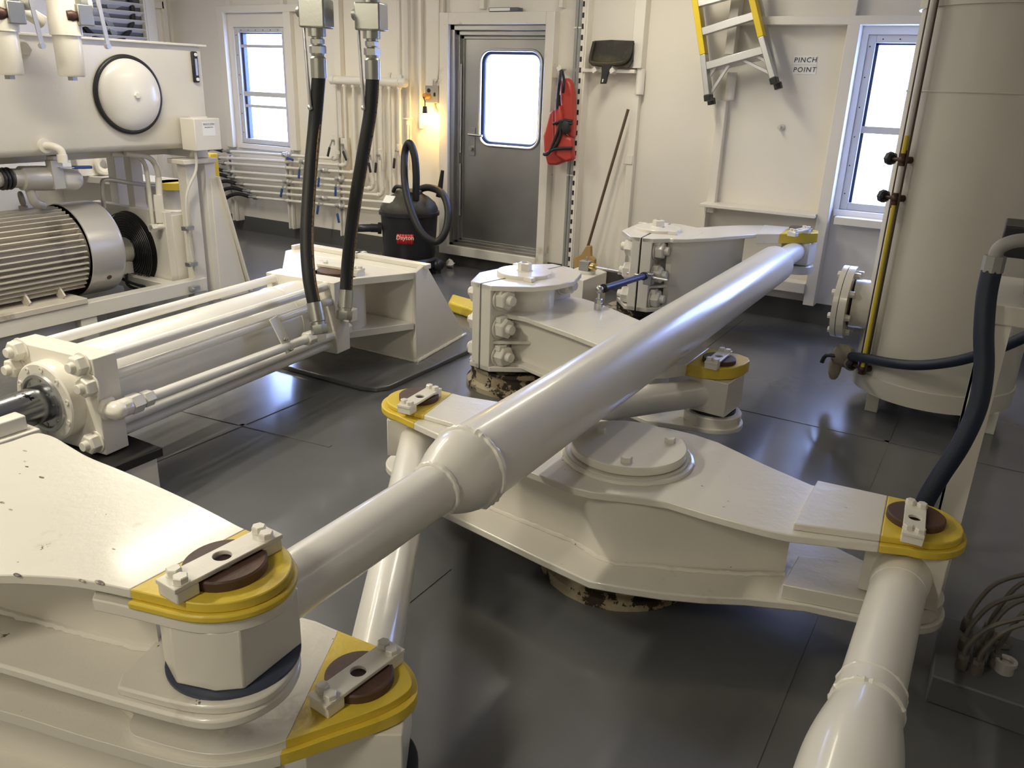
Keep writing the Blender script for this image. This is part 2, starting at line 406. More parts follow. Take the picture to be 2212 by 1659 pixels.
# ---- windows
def window(n, W, bars, gx):
    x0, x1, z0, z1 = W
    root = struct(thing('window_%d' % n, '', 'window', (x0, YW, z0)))
    for k in ('label', 'category'): del root[k]
    fr = MB(); t = .055
    for (a, b_, c, d) in ((x0, x0+t, z0, z1), (x1-t, x1, z0, z1), (x0+t, x1-t, z0, z0+t), (x0+t, x1-t, z1-t, z1)):
        fr.box(a, b_, YW+.02, YW+.11, c, d)
    fr.build('window_frame', WINF, root, bevel=.004)
    gk = MB()
    for (a, b_, c, d) in ((x0+t, x0+t+gx, z0+t, z1-t), (x0+t, x1-t, z1-t-.012, z1-t)):
        gk.box(a, b_, YW+.05, YW+.10, c, d)
    gk.build('gasket', WINB, root)
    for zf, h in bars:
        z = z0+(z1-z0)*zf; MB().box(x0+t, x1-t, YW+.045, YW+.085, z-h/2, z+h/2).build('sash_bar', WINF, root)
    MB().box(x0+t, x1-t, YW+.065, YW+.070, z0+t, z1-t).build('pane', GLASS, root)
    sill = MB().box(x0-.03, x1+.03, YW-.03, YW+.05, z0-.05, z0).build('sill', WALL, root, bevel=.004)
    # screws of the reveal
    sc = MB()
    for k in range(6): sc.sphere((x0+.1+k*(x1-x0-.2)/5, YW+.018, z1-.03), .005, n=8); sc.sphere((x0+.02, YW+.018, z0+.12+k*(z1-z0-.2)/5), .005, n=8)
    sc.build('screws', BLACK, root)
window(1, W1, [(.845, .03), (.44, .05), (.335, .03)], .035)
window(2, W2, [(.475, .05)], .02)
# ---- door
dr = struct(thing('door_1', '', 'door', (-4.1, YW, .2)))
for k in ('label', 'category'): del dr[k]
x0, x1, z0, z1 = -4.78, -3.58, .12, 2.33
m = MB()
for (a, b_, c, d) in ((x0, x0+.10, z0, z1), (x1-.085, x1, z0, z1), (x0+.10, x1-.085, z1-.10, z1), (x0+.10, x1-.085, z0, z0+.09)):
    m.box(a, b_, YW-.10, YW+.02, c, d)
m.build('door_trim', WHITEC, dr, bevel=.005)
m = MB()
for k, (tt, yy) in enumerate(((.045, -.06), (.04, -.02), (.03, .02))):
    ofs = sum((.045, .04, .03)[:k])
    ix0, ix1, iz0, iz1 = x0+.10+ofs*.8, x1-.085-ofs*.45, z0+.09+ofs*.55, z1-.10-ofs*1.0
    for (a, b_, c, d) in ((ix0, ix0+tt, iz0, iz1), (ix1-tt*.5, ix1, iz0, iz1), (ix0, ix1, iz1-tt, iz1), (ix0, ix1, iz0, iz0+tt*.6)):
        m.box(a, b_, YW+yy, YW+.08, c, d)
m.build('steel_frame', SSDOOR, dr, bevel=.003)
lx0, lx1, lz0, lz1 = -4.64, -3.66, .25, 2.14
wc = [oy(1042, 110, YW+.04), oy(1162, 320, YW+.04)]
gx0, gx1, gz1, gz0 = wc[0].x, wc[1].x, wc[0].z, wc[1].z
def rrect(ax, bx, az, bz, r, n=6):
    out = []
    for (cx_, cz_, a0) in ((bx-r, bz-r, 0), (ax+r, bz-r, 90), (ax+r, az+r, 180), (bx-r, az+r, 270)):
        for k in range(n+1):
            a = math.radians(a0+90*k/n); out.append((cx_+r*math.cos(a), cz_+r*math.sin(a)))
    return out
def holed(ax, bx, az, bz, hole, y0, y1, m):
    """rect slab with the rounded hole, built as quads between hole and rectangle."""
    n = len(hole); cx_ = (ax+bx)/2; cz_ = (az+bz)/2; outer = []
    q = n//4
    cor = [(bx, bz), (ax, bz), (ax, az), (bx, az)]
    for i in range(4):
        for k in range(q): outer.append(cor[i])
    for y, rev in ((y0, 0), (y1, 1)):
        H_ = [m.b.verts.new((p[0], y, p[1])) for p in hole]; C_ = [m.b.verts.new((c[0], y, c[1])) for c in cor]
        for i in range(n):
            j = (i+1) % n; ci = C_[i//q]; cj = C_[j//q]
            vs = [H_[i], H_[j], cj] if ci is cj else [H_[i], H_[j], cj, ci]
            m.face(vs)
        if rev == 0: H0, C0 = H_, C_
    for i in range(n): m.face([H0[i], H0[(i+1) % n], H_[(i+1) % n], H_[i]])
    for i in range(4): m.face([C0[i], C0[(i+1) % 4], C_[(i+1) % 4], C_[i]])
    return m
leaf = MB(); holed(lx0, lx1, lz0, lz1, rrect(gx0, gx1, gz0, gz1, .10), YW+.035, YW+.075, leaf); leaf.build('door_leaf', SSDOOR, dr)
rim = MB(); rp = [(p[0], YW+.03, p[1]) for p in rrect(gx0-.01, gx1+.01, gz0-.01, gz1+.01, .11)]; rim.tube(rp+[rp[0]], .014, 8, res=1); rim.build('window_rim', STEEL2, dr)
rim = MB(); rp = [(p[0], YW+.062, p[1]) for p in rrect(gx0+.012, gx1-.008, gz0+.01, gz1-.012, .09)]; rim.tube(rp+[rp[0]], .02, 8, res=1); rim.build('gasket', WINB, dr)
MB().box(gx0, gx1, YW+.060, YW+.064, gz0, gz1).build('pane', GLASS, dr)
hp = oy(1016, 290, YW)
pl = MB().box(hp.x-.03, hp.x+.035, YW+.026, YW+.036, hp.z-.20, hp.z+.06).build('lock_plate', SSDOOR, dr, bevel=.002)
MB().tube([(hp.x, YW+.03, hp.z), (hp.x, YW-.03, hp.z), (hp.x+.03, YW-.04, hp.z), (hp.x+.16, YW-.04, hp.z-.005)], .011, 10, res=4).build('door_handle', STEEL, dr)
MB().cyl((hp.x, YW+.03, hp.z-.13), (hp.x, YW-.0, hp.z-.13), .02).build('lock_cylinder', STEEL, dr)
MB().cyl((-4.60, YW-.0, 1.1), (-4.60, YW-.0, 1.9), .009, n=10).cyl((-4.60, YW-.0, .5), (-4.60, YW-.0, 1.0), .009, n=10).build('latch_rod', STEEL2, dr)
# clutter on top of the door frame
p = oy(1095, 30, YW-.05)
t = thing('storage_case', 'flat dark blue and white case lying on top of the door frame', 'box', (p.x, YW-.06, 2.33))
MB().box(p.x-.16, p.x+.14, YW-.10, YW-.01, 2.331, 2.365).build('case_body', DEVICE, t, bevel=.006)
MB().box(p.x-.15, p.x+.06, YW-.103, YW-.10, 2.337, 2.36).build('case_label', DECALW, t)
# ================================================================ STEERING MACHINERY
def V2(p, z): return Vector((p[0], p[1], z))
# ---- shared fasteners (one mesh each, built at the origin)
def proto(mb, name, m, bevel=0):
    me_o = mb.build(name, m, None, bevel); COL.objects.unlink(me_o); return me_o
P_HEX = proto(MB().cyl((0,0,0), (0,0,.002), .0165, n=16).hexa((0,0,.002), (0,0,1), .0155, .013), 'bolt', WHITE)
P_NUT = proto(MB().nut((0,0,0), (0,0,1), .054, .05, .035), 'bolt', WHITE, .002)
P_LOCK = proto(MB().box(-.02, .02, -.03, .03, 0, .045), 'lock_block', WHITEC, .003)
def put(pr, loc, parent, axis=(0,0,1), spin=0, sc=1, name=None):
    o = pr.copy(); COL.objects.link(o)
    if name: o.name = name
    q = Vector((0,0,1)).rotation_difference(Vector(axis).normalized())
    o.rotation_mode = 'QUATERNION'; o.rotation_quaternion = q @ Quaternion((0,0,1), spin)
    o.location = Vector(loc)-world_loc(parent); o.scale = (sc, sc, sc); o.parent = parent; return o
def pin_set(root, c, z, pa, pb, rdisc=.086, h=.022):
    """Rusty pin head with its bolted keeper strap; pa, pb = the strap ends in plan."""
    c = Vector((c[0], c[1])); pa = Vector((pa[0], pa[1])); pb = Vector((pb[0], pb[1])); d = (pb-pa).normalized(); n = Vector((-d.y, d.x))
    MB().lathe((c.x, c.y, z-.03), (0,0,1), [(0, rdisc), (.03+h*.85, rdisc), (.03+h, rdisc-.004)], 40).build('pin', PIN, root)
    k = MB(); mid = (pa+pb)/2; L = (pb-pa).length/2+.028; wd = .031
    # strap with round hole in its middle
    hole = [(mid.x+.019*math.cos(a), mid.y+.019*math.sin(a)) for a in [2*math.pi*i/16 for i in range(16)]]
    cor = [mid+d*L*sx+n*wd*sy for sx, sy in ((1,1),(-1,1),(-1,-1),(1,-1))]
    def ang(v): return math.atan2((v-mid).y, (v-mid).x)
    outer = []
    for i in range(16):
        a = 2*math.pi*i/16; u = Vector((math.cos(a), math.sin(a)))
        t = min([L/abs(u.dot(d)) if abs(u.dot(d)) > 1e-6 else 1e9, wd/abs(u.dot(n)) if abs(u.dot(n)) > 1e-6 else 1e9]); outer.append(mid+u*t)
    # insert the corners
    oa = [(ang(v), v, i) for i, v in enumerate(outer)]
    for zz in (z+.042, z+.054):
        pass
    z1, z2 = z+.026, z+.036
    rings = {}
    for zz in (z1, z2):
        rings[zz] = ([k.b.verts.new((p[0], p[1], zz)) for p in hole], [k.b.verts.new((p.x, p.y, zz)) for p in outer], [k.b.verts.new((p.x, p.y, zz)) for p in cor])
    def corner_between(i):
        a0 = 2*math.pi*i/16; a1 = 2*math.pi*(i+1)/16
        for ci, v in enumerate(cor):
            a = ang(v) % (2*math.pi)
            if a0 < a < a1: return ci
        return None
    for zz in (z1, z2):
        Hh, Oo, Cc = rings[zz]
        for i in range(16):
            j = (i+1) % 16; ci = corner_between(i)
            k.face([Hh[i], Hh[j], Oo[j], Oo[i]] if ci is None else [Hh[i], Hh[j], Oo[j], Cc[ci], Oo[i]])
    for i in range(16):
        j = (i+1) % 16; k.face([rings[z1][0][i], rings[z1][0][j], rings[z2][0][j], rings[z2][0][i]])
        ci = corner_between(i); seq = [(1, i), (1, j)] if ci is None else [(1, i), (2, ci), (1, j)]
        for a, b_ in zip(seq[:-1], seq[1:]):
            k.face([rings[z1][a[0]][a[1]], rings[z1][b_[0]][b_[1]], rings[z2][b_[0]][b_[1]], rings[z2][a[0]][a[1]]])
    kp = k.build('keeper_strap', WHITE, root, bevel=.0015)
    for e in (pa, pb):
        s_ = 1 if e is pb else -1; b0 = mid+d*s_*(L-.028)
        MB().obox((b0.x, b0.y, z+.013), d*.025, n*.031, (0,0,.013)).build('spacer_block', WHITEC, root, bevel=.003)
        for q in (-1, 1):
            bp = b0+n*q*.0165+d*q*.004; put(P_HEX, (bp.x, bp.y, z+.036), kp, spin=random.random())
def plate(root, name, poly, z0, z1, ycut=None, mats=None, bevel=.004):
    """Flat plate; ycut = (point, normal) in plan: yellow paint beyond the line."""
    m = MB()
    if ycut is None: m.prism(poly, z0, z1)
    else:
        p0, n = ycut; m.prism(clip(poly, p0, (-n[0], -n[1])), z0, z1, 0); m.prism(clip(poly, p0, n), z0, z1, 1)
    return m.build(name, mats or [WHITEC, YEL], root, bevel=bevel)
def line_cut(pa, pb, toward):
    a = Vector(pa[:2]); b_ = Vector(pb[:2]); d = (b_-a).normalized(); n = Vector((-d.y, d.x))
    if (Vector(toward[:2])-a).dot(n) < 0: n = -n
    return (a, n)
def tip(c, r, e0, e1, n=18):
    """Round nose about c joining edge ends e0 and e1, going the outer way round."""
    c = Vector(c[:2]); a0 = math.atan2(e0[1]-c.y, e0[0]-c.x); a1 = math.atan2(e1[1]-c.y, e1[0]-c.x)
    return c, r, a0, a1
def px(z, *pts): return [tuple(oz(x, y, z)[:2]) for x, y in pts]

# ---------------- near left tiller (A): top plate, middle plate, lower plate
zA, zM, zL = .80, .565, .43
A1 = oz(486, 1209, zA+.022); A2 = oz(776, 1452, zL+.022)
ta = thing('tiller', 'large white tiller in the near left corner with two yellow painted tips', 'tiller', (-2.25, .75, 0))
noseA = [(631,1197),(632,1222),(618,1250),(590,1272),(550,1290),(505,1301),(460,1305),(420,1304),(380,1297),(340,1287),(275,1272)]
polyA = px(zA, (-420,1120),(-260,1010),(-90,975),(0,962),(75,934),(95,936),(120,944),(155,966),(192,988),(260,1014),(345,1051),(420,1086),(480,1117),(530,1144),(575,1158),(610,1176), *noseA, (220,1260),(160,1249),(80,1244),(0,1241),(-120,1250),(-300,1300))
cutA = line_cut(oz(275,1276,zA), oz(541,1137,zA), A1)
polyA = chaikin(polyA)
plate(ta, 'top_plate', polyA, zA-.022, zA, cutA)
m = MB(); pa_ = inset(polyA, -.010); m.prism(clip(pa_, cutA[0], cutA[1]), zA-.040, zA-.022); m.build('tip_pad', YEL, ta, bevel=.006)
MB().prism(clip(inset(polyA, -.003), oz(190,1262,zA), (A1-oz(190,1262,zA))[:2]), zA-.068, zA-.040).build('under_plate', WHITE, ta, bevel=.003)
wa = px(zA, (-420,1130),(-90,1000),(60,960),(190,1010),(340,1075),(410,1100)) + px(zM, (352,1380),(345,1405),(300,1400),(150,1362),(0,1322),(-150,1300),(-320,1300))
MB().prism(wa, zM, zA-.022).build('web', WHITE, ta)
polyM = px(zM, (-300,1240),(-100,1255),(0,1285),(300,1300),(500,1330),(640,1385),(652,1415),(645,1450),(620,1490),(570,1525),(520,1548),(460,1560),(400,1552),(300,1525),(150,1482),(0,1436),(-250,1370))
polyM = chaikin(polyM)
plate(ta, 'middle_plate', polyM, zM-.026, zM, bevel=.006)
padM = px(zM+.022, (335,1388),(360,1350),(640,1370),(645,1420),(628,1452),(600,1485),(560,1510),(500,1525),(440,1527),(380,1518),(300,1497),(236,1479))
padM = chaikin(padM[:2]+padM[2:], 1)
MB().prism(padM, zM, zM+.022).build('middle_pad', WHITEC, ta, bevel=.005)
cM = oz(505, 1455, zM+.022)
blkc = Vector((sum(p[0] for p in px(.755,(362,1331),(449,1348),(514,1343),(643,1252)))/4, 0)).x
MB().lathe((A1.x, A1.y, zM+.022), (0,0,1), [(0, .138), (.006, .138), (.008, .132)], 48).build('nylon_washer', BLUEBUSH, ta)
MB().prism(px(zM-.03, (-250,1290),(0,1350),(250,1410),(420,1440),(520,1420),(500,1380),(300,1350),(0,1290)), zL+.0, zM-.03).build('lower_web', WHITE, ta)
mb = MB(); mb.bead([V2(p, zM+.004) for p in inset([*px(zM, (0,1322),(150,1362),(300,1400),(345,1405))], 0)], .011); mb.build('weld_bead', WHITEC, ta)
nL = [(729,1367),(804,1397),(840,1410),(864,1426),(880,1445),(890,1468),(889,1482),(880,1494),(849,1516),(804,1536),(713,1567)]
polyL = px(zL, (-200,1330),(300,1290),(652,1335), *nL, (627,1597),(560,1618),(470,1632),(400,1622),(330,1602),(268,1582),(300,1520))
cutL = line_cut(oz(729,1367,zL), oz(596,1645,zL), A2)
polyL = chaikin(polyL)
plate(ta, 'lower_pad', polyL, zL-.022, zL, cutL, bevel=.005)
nL2 = [(729,1362),(806,1392),(845,1408),(872,1426),(893,1450),(903,1478),(901,1500),(893,1515),(868,1537),(812,1562),(713,1594)]
polyL2 = px(zL-.022, (-260,1300),(250,1260),(655,1330), *nL2, (620,1628),(520,1652),(430,1660),(330,1635),(240,1608),(177,1590),(60,1552),(0,1535),(-300,1450))
cutL2 = line_cut(oz(729,1362,zL-.022), oz(592,1660,zL-.022), A2)
polyL2 = chaikin(polyL2)
plate(ta, 'lower_plate', polyL2, zL-.052, zL-.022, cutL2, bevel=.006)
MB().prism(px(zL-.05,(-260,1330),(250,1300),(560,1380),(600,1480),(300,1540),(0,1460),(-300,1400)), .14, zL-.052).build('bottom_web', WHITE, ta)
MB().prism(inset(px(zL-.022, (-260,1300),(250,1260),(655,1330),(800,1400),(830,1480),(713,1560),(520,1640),(330,1640),(0,1535),(-300,1450)), .02), .11, .14).build('bottom_plate', WHITE, ta, bevel=.005)
MB().lathe((A2.x, A2.y, .155), (0,0,1), [(0, .135), (.03, .135)], 40).build('bottom_lug', BLACK, ta, bevel=.003)
MB().cyl((-2.25, .72, 0), (-2.25, .72, .775), .26, n=40).build('hub', WHITE, ta)
sa, sb = oz(383,1243,zA+.042), oz(567,1150,zA+.042); pin_set(ta, A1, zA, sa, sb, .083)
sa, sb = oz(705,1494,zL+.042), oz(837,1399,zL+.042); pin_set(ta, A2, zL, sa, sb, .080)
# small weld scars and chips drawn as real paint marks on the top plate
for (x, y, r) in ((54,974,.006),(90,1031,.007),(58,1008,.005),(37,1242,.008),(215,1258,.010),(176,1254,.006),(246,1186,.004),(23,1101,.005),(5,1086,.006)):
    p = oz(x, y, zA); MB().sphere((p.x, p.y, zA), r, sc=(1.4,.6,.15), n=10).build('paint_chip', RUST_SHADE, ta)

# ---------------- middle of the deck: double ended tiller (C)
zC, zB = .47, .195
CL = oz(905, 861, zC+.02); CR = oz(1976, 1126, zC+.02); CH = Vector((-1.0, 2.585, 0))
tc_ = thing('tiller', 'double-ended white tiller with a round bolted cover and yellow tips, centre of deck', 'tiller', (CH.x, CH.y, 0))
MB().lathe((CH.x, CH.y, 0), (0,0,1), [(0,.30),(.04,.30),(.05,.275),(.12,.27),(.125,.24),(.15,.24)], 48, jit=.004).build('pedestal', [RUST_SHADE], tc_)
MB().cyl((CH.x, CH.y, .125), (CH.x, CH.y, .17), .285, n=40).build('bearing_ring', BLACK, tc_)
edge_near = [(905,925),(985,957),(1060,985),(1125,1011),(1200,1040),(1240,1054),(1280,1063),(1340,1070),(1391,1076),(1442,1084),(1520,1108),(1600,1130),(1652,1144),(1703,1155)]
edge_far = [(1753,1047),(1700,1024),(1652,1003),(1600,978),(1551,955),(1500,938),(1437,923),(1360,914),(1277,903),(1180,888),(1080,868),(973,852)]
rC = .145
def nose(c, r, p0, p1, n=16):
    a0 = math.atan2(p0[1]-c[1], p0[0]-c[0]); a1 = math.atan2(p1[1]-c[1], p1[0]-c[0])
    while a1 < a0: a1 += 2*math.pi
    return [(c[0]+r*math.cos(a0+(a1-a0)*i/n), c[1]+r*math.sin(a0+(a1-a0)*i/n)) for i in range(n+1)]
def rect_ccw(c, r, n=20, a0=-math.pi/2, a1=math.pi/2):
    return [(c[0]+r*math.cos(a0+(a1-a0)*i/n), c[1]+r*math.sin(a0+(a1-a0)*i/n)) for i in range(n+1)]
polyC = px(zC, *edge_near[1:]) + rect_ccw(CR, rC+.008) + px(zC, *edge_far[:-1]) + list(rect_ccw(CL, rC+.012, a0=math.pi/2, a1=1.5*math.pi))
cut1 = line_cut(oz(1916,1083,zC), oz(1903,1158,zC), CR); cut2 = line_cut(oz(973,852,zC), oz(905,905,zC), CL)
m = MB(); white = clip(clip(polyC, cut1[0], -cut1[1]), cut2[0], -cut2[1])
m.prism(white, zC-.028, zC); m.prism(clip(polyC, cut1[0], cut1[1]), zC-.028, zC, 1); m.prism(clip(polyC, cut2[0], cut2[1]), zC-.028, zC, 1)
m.build('top_plate', [WHITEC, YEL], tc_, bevel=.004)
padR = px(zC+.025, (1766,1037),(1714,1130),(1905,1155)); padR = [padR[0], padR[1]] + rect_ccw(CR, rC-.006)
plate(tc_, 'right_tip_pad', padR, zC, zC+.025, line_cut(oz(1916,1083,zC+.025), oz(1903,1156,zC+.025), CR), bevel=.004)
padL = [tuple((Vector(CL[:2])+Vector((.42,.135)))), *rect_ccw(CL, rC-.01, a0=math.pi/2, a1=1.5*math.pi), tuple((Vector(CL[:2])+Vector((.42,-.135))))]
plate(tc_, 'left_tip_pad', padL, zC, zC+.020, line_cut(oz(973,852,zC+.02), oz(905,905,zC+.02), CL), bevel=.004)
webC = px(.155, (985,1082),(1060,1118),(1150,1155),(1235,1190),(1290,1225),(1330,1240),(1400,1244),(1480,1252),(1600,1258),(1690,1262)) + inset(px(zC, (1500,1100),(1740,1160),(1755,1060)) + px(zC, *edge_far[2:11]) + px(zC, (1125,1011)), .045)[3-1:-1]
MB().prism(webC, zB, zC-.028).build('web', WHITE, tc_)
botC = px(zB, (905,1075),(960,1105),(1052,1150),(1160,1203),(1272,1255),(1350,1269),(1432,1281),(1520,1289),(1612,1293),(1740,1306)) + rect_ccw(CR, rC+.0, a0=-math.pi/2) + px(zB, (1809,1183),(1700,1150),(1500,1060),(1277,1020),(1000,960)) + list(rect_ccw(CL, rC, a0=math.pi/2, a1=1.5*math.pi))
MB().prism(botC, zB-.03, zB).build('bottom_plate', WHITEC, tc_, bevel=.005)
padB = px(zB+.055, (1690,1262),(1725,1200)); padB = [padB[1], padB[0]] + rect_ccw((CR.x, CR.y), rC-.012)
MB().prism(padB, zB, zB+.055).build('lower_tip_pad', WHITEC, tc_, bevel=.004)
MB().bar(V2(px(zB,(1770,1290))[0], zB), V2(px(zB,(1770,1290))[0], zC-.03), .02, .06).build('stiffener', WHITE, tc_)
m = MB(); m.bead([V2(p, zB+.004) for p in px(.158, (1060,1118),(1150,1155),(1235,1190),(1290,1225),(1330,1240),(1400,1244),(1480,1254),(1600,1262),(1690,1262))], .009); m.build('weld_bead', WHITEC, tc_)
MB().torus((CH.x, CH.y, zC+.003), (0,0,1), .232, .012, 60, 8, jit=.15).build('cover_weld', WHITEC, tc_)
MB().lathe((CH.x, CH.y, zC), (0,0,1), [(0,.226),(.016,.222),(.018,.20),(.022,.20)], 56).build('cover_seat', WHITE, tc_)
cv = MB().lathe((CH.x, CH.y, zC+.024), (0,0,1), [(0,.211),(.026,.213),(.03,.209)], 64).build('round_cover', WHITE, tc_)
for (x, y) in ((1297,927),(1447,949),(1353,990)): 
    p = oz(x, y+6, zC+.054); put(P_HEX, (p.x, p.y, zC+.052), cv, sc=1.35, name='cover_bolt')
sa, sb = oz(879,869,zC+.062), oz(934,837,zC+.062); pin_set(tc_, CL, zC+.02, sa, sb, .083)
sa, sb = oz(1980,1088,zC+.067), oz(1975,1142,zC+.067); pin_set(tc_, CR, zC+.025, sb, sa, .086)
MB().prism([(CR.x-.10, CR.y-.09), (CR.x+.10, CR.y-.09), (CR.x+.10, CR.y+.09), (CR.x-.10, CR.y+.09)], zB+.055, zB+.058).build('wear_washer', BLACK, tc_)

# ---------------- clamp type tillers B and D
def clamp_tiller(t, c, phi, z0, z1, s=1.0, nutz=(.17, .5, .83)):
    u = Vector((math.cos(phi), math.sin(phi), 0)); v = Vector((-u.y, u.x, 0)); c = Vector((c[0], c[1], 0))
    def L(x, y): p = c+u*x*s+v*y*s; return (p.x, p.y)
    h = z1-z0
    # capping plates of both halves (top and bottom)
    for (za, zb) in ((z1-.03, z1), (z0, z0+.03)):
        nm = 'clamp_top_plate' if zb == z1 else 'clamp_foot_plate'
        m = MB(); m.prism([L(-.012,-.37), L(-.085,-.37), L(-.21,-.17), L(-.21,.17), L(-.085,.37), L(-.012,.37)], za, zb)
        m.build(nm, WHITEC, t, bevel=.004)
        m = MB(); m.prism([L(.0,-.37), L(.075,-.37), L(.25,-.20), L(.30,-.05), L(.30,.1), L(.20,.30), L(.075,.37), L(.0,.37)], za, zb)
        m.build(nm, WHITEC, t, bevel=.004)
    m = MB(); m.obox(Vector((*L(-.040, 0), (z0+z1)/2)), u*.028*s, v*.37*s, (0,0,h/2-.001)); m.build('cap_flange', WHITEC, t, bevel=.003)
    m = MB(); m.obox(Vector((*L(.036, 0), (z0+z1)/2)), u*.036*s, v*.37*s, (0,0,h/2-.001)); m.build('arm_flange', WHITEC, t, bevel=.003)
    m = MB(); m.cyl((c.x, c.y, z0+.01), (c.x, c.y, z1-.01), .185*s, n=40); m.build('hub_barrel', WHITE, t)
    MB().obox(Vector((*L(-.006, 0), (z0+z1)/2)), u*.008*s, v*.355*s, (0,0,h/2-.004)).build('split_gap', BLACK, t)
    for side in (-1, 1):
        for fz in nutz:
            z = z0+h*fz
            p = Vector((*L(.074, .285*side), z)); put(P_NUT, p, t, u, random.random(), sc=1.14, name='clamp_nut')
            p2 = Vector((*L(-.070, .285*side), z)); put(P_NUT, p2, t, -u, random.random(), sc=1.14, name='clamp_nut')
            if side < 0:
                MB().obox(Vector((*L(.098, .30*side), z+.052)), u*.02, v*.03, (0,0,.016)).build('lock_block', WHITEC, t, bevel=.003)
        # ribs between the nuts
        for fz in ((nutz[0]+nutz[1])/2, (nutz[1]+nutz[2])/2):
            z = z0+h*fz
            m = MB(); m.prism([L(-.068,.36*side), L(-.16,.14*side), L(-.068,.14*side)], z-.008, z+.008); m.build('rib', WHITE, t)
        m = MB(); z = z0+h*(nutz[0]+nutz[1])/2; m.prism([L(.072,.34*side), L(.22,.18*side), L(.072,.16*side)], z-.008, z+.008); m.build('rib', WHITE, t)
    # cover disc, keeper tabs and centre nut
    MB().lathe((c.x, c.y, z1), (0,0,1), [(0,.165*s),(.018,.165*s),(.022,.16*s)], 44).build('cover_disc', WHITE, t)
    for a in (-.7, 2.5):
        q = Vector(L(.185*math.cos(a), .185*math.sin(a))); MB().obox((q.x, q.y, z1+.012), u*.03, v*.018, (0,0,.012)).build('keeper_tab', WHITE, t, bevel=.002)
    MB().lathe((c.x, c.y, z1+.02), (0,0,1), [(0,.055),(.008,.045),(.010,.042),(.048,.042),(.052,.036),(.053,.024),(.040,.022)], 6, sm=False, caps=False).build('centre_nut', WHITE, t)
    return L
BH = oz(1133, 589, .69); DHc = oz(1421, 497, .80)
tb = thing('tiller', 'white clamp tiller with large bolts in front of the door, nearest the yellow curb', 'tiller', (BH.x, BH.y, 0))
MB().lathe((BH.x, BH.y, 0), (0,0,1), [(0,.335),(.03,.335),(.05,.31),(.115,.305),(.12,.32),(.14,.32),(.145,.24),(.15,.24)], 48, jit=.004).build('pedestal', RUST_SHADE, tb)
MB().cyl((BH.x, BH.y, .13), (BH.x, BH.y, .175), .25, n=40).build('packing_ring', BLACK, tb)
clamp_tiller(tb, BH, math.radians(-11), .17, .68)
zb_ = .50; BT = oz(1554, 774, zb_+.03)
nearB = [(1075,675),(1105,680),(1135,686),(1165,697),(1230,720),(1297,746),(1360,770),(1410,788),(1450,792)]
farB = [(1420,706),(1385,693),(1340,674),(1300,657),(1260,645),(1236,640)]
polyB = px(zb_, *nearB) + px(zb_, (1500,786),(1545,756),(1498,744),(1450,722)) + px(zb_, *farB)
plate(tb, 'arm_top_plate', polyB, zb_-.028, zb_)
tipB = px(zb_+.014, (1400,793),(1440,793),(1489,787),(1513,792),(1551,796),(1584,795),(1609,787),(1620,779),(1616,772),(1597,765),(1570,760),(1536,753),(1498,741),(1455,722))
plate(tb, 'tip_plate', tipB, zb_-.045, zb_+.014, line_cut(oz(1489,789,zb_), oz(1537,753,zb_), BT))
webB = inset(px(zb_, *nearB[:-1]) + [tuple(Vector(BT[:2])+Vector((-.22, -.06))), tuple(Vector(BT[:2])+Vector((-.22, .1)))] + px(zb_, *farB), .05)
MB().prism(webB, .20, zb_-.028).build('arm_web', WHITE, tb)
botB = [(p[0], p[1]) for p in px(zb_, *nearB[:-1])] + rect_ccw(BT, .14) + [(p[0], p[1]) for p in px(zb_, *farB)]
MB().prism(inset(botB, -.012), .19, .215).build('arm_bottom_plate', WHITEC, tb, bevel=.004)
MB().lathe((BT.x, BT.y, .215), (0,0,1), [(0,.14),(.045,.14),(.05,.135)], 40).build('lower_lug', WHITE, tb)
MB().lathe((BT.x, BT.y, .265), (0,0,1), [(0,.11),(.012,.11)], 36).build('wear_washer', BLACK, tb)
sa, sb = oz(1540,777,zb_+.056), oz(1566,756,zb_+.056); pin_set(tb, BT, zb_+.014, sa, sb, .08)

td = thing('tiller', 'far white clamp tiller standing by the back wall, below the PINCH POINT labels', 'tiller', (DHc.x, DHc.y, 0))
MB().lathe((DHc.x, DHc.y, 0), (0,0,1), [(0,.33),(.05,.33),(.06,.30),(.185,.30),(.19,.325),(.215,.325),(.22,.25),(.25,.25)], 48, jit=.004).build('pedestal', RUST_SHADE, td)
MB().cyl((DHc.x, DHc.y, .23), (DHc.x, DHc.y, .295), .25, n=40).build('packing_ring', BLACK, td)
clamp_tiller(td, DHc, math.radians(5), .29, .80)
DT = oz(1729, 499, .80)
nearD = [(1426,512),(1455,516),(1483,516),(1540,513),(1587,509),(1635,505)]
farD = [(1680,490),(1645,486),(1600,486),(1551,488),(1510,491),(1480,490)]
uD = Vector((.83, .56)).normalized(); nD = Vector((-uD.y, uD.x))
polyD = px(.80, *nearD) + px(.80, *farD)
DTf = Vector(DT[:2])
tipD = [tuple(Vector(oz(1635,507,.8)[:2])), *[tuple(DTf+uD*.135*math.cos(a)+nD*.135*math.sin(a)) for a in [-math.pi/2+math.pi*i/4 for i in range(5)]], tuple(Vector(oz(1650,487,.8)[:2]))]
plate(td, 'arm_top_plate', polyD, .772, .7985)
plate(td, 'tip_plate', tipD, .735, .805, line_cut(oz(1688,504,.8), oz(1708,491,.8), DT))
MB().prism(inset(px(.80, *nearD[:-1], (1625,500), (1625,490), *farD[2:]), .045), .32, .772).build('arm_web', WHITE, td)
MB().prism(inset(px(.80, *nearD, (1655,496), *farD[1:]), -.01), .30, .325).build('arm_bottom_plate', WHITEC, td, bevel=.004)
MB().lathe((DT.x, DT.y, .50), (0,0,1), [(0,.13),(.055,.13),(.06,.125)], 40).build('lower_lug', WHITE, td)
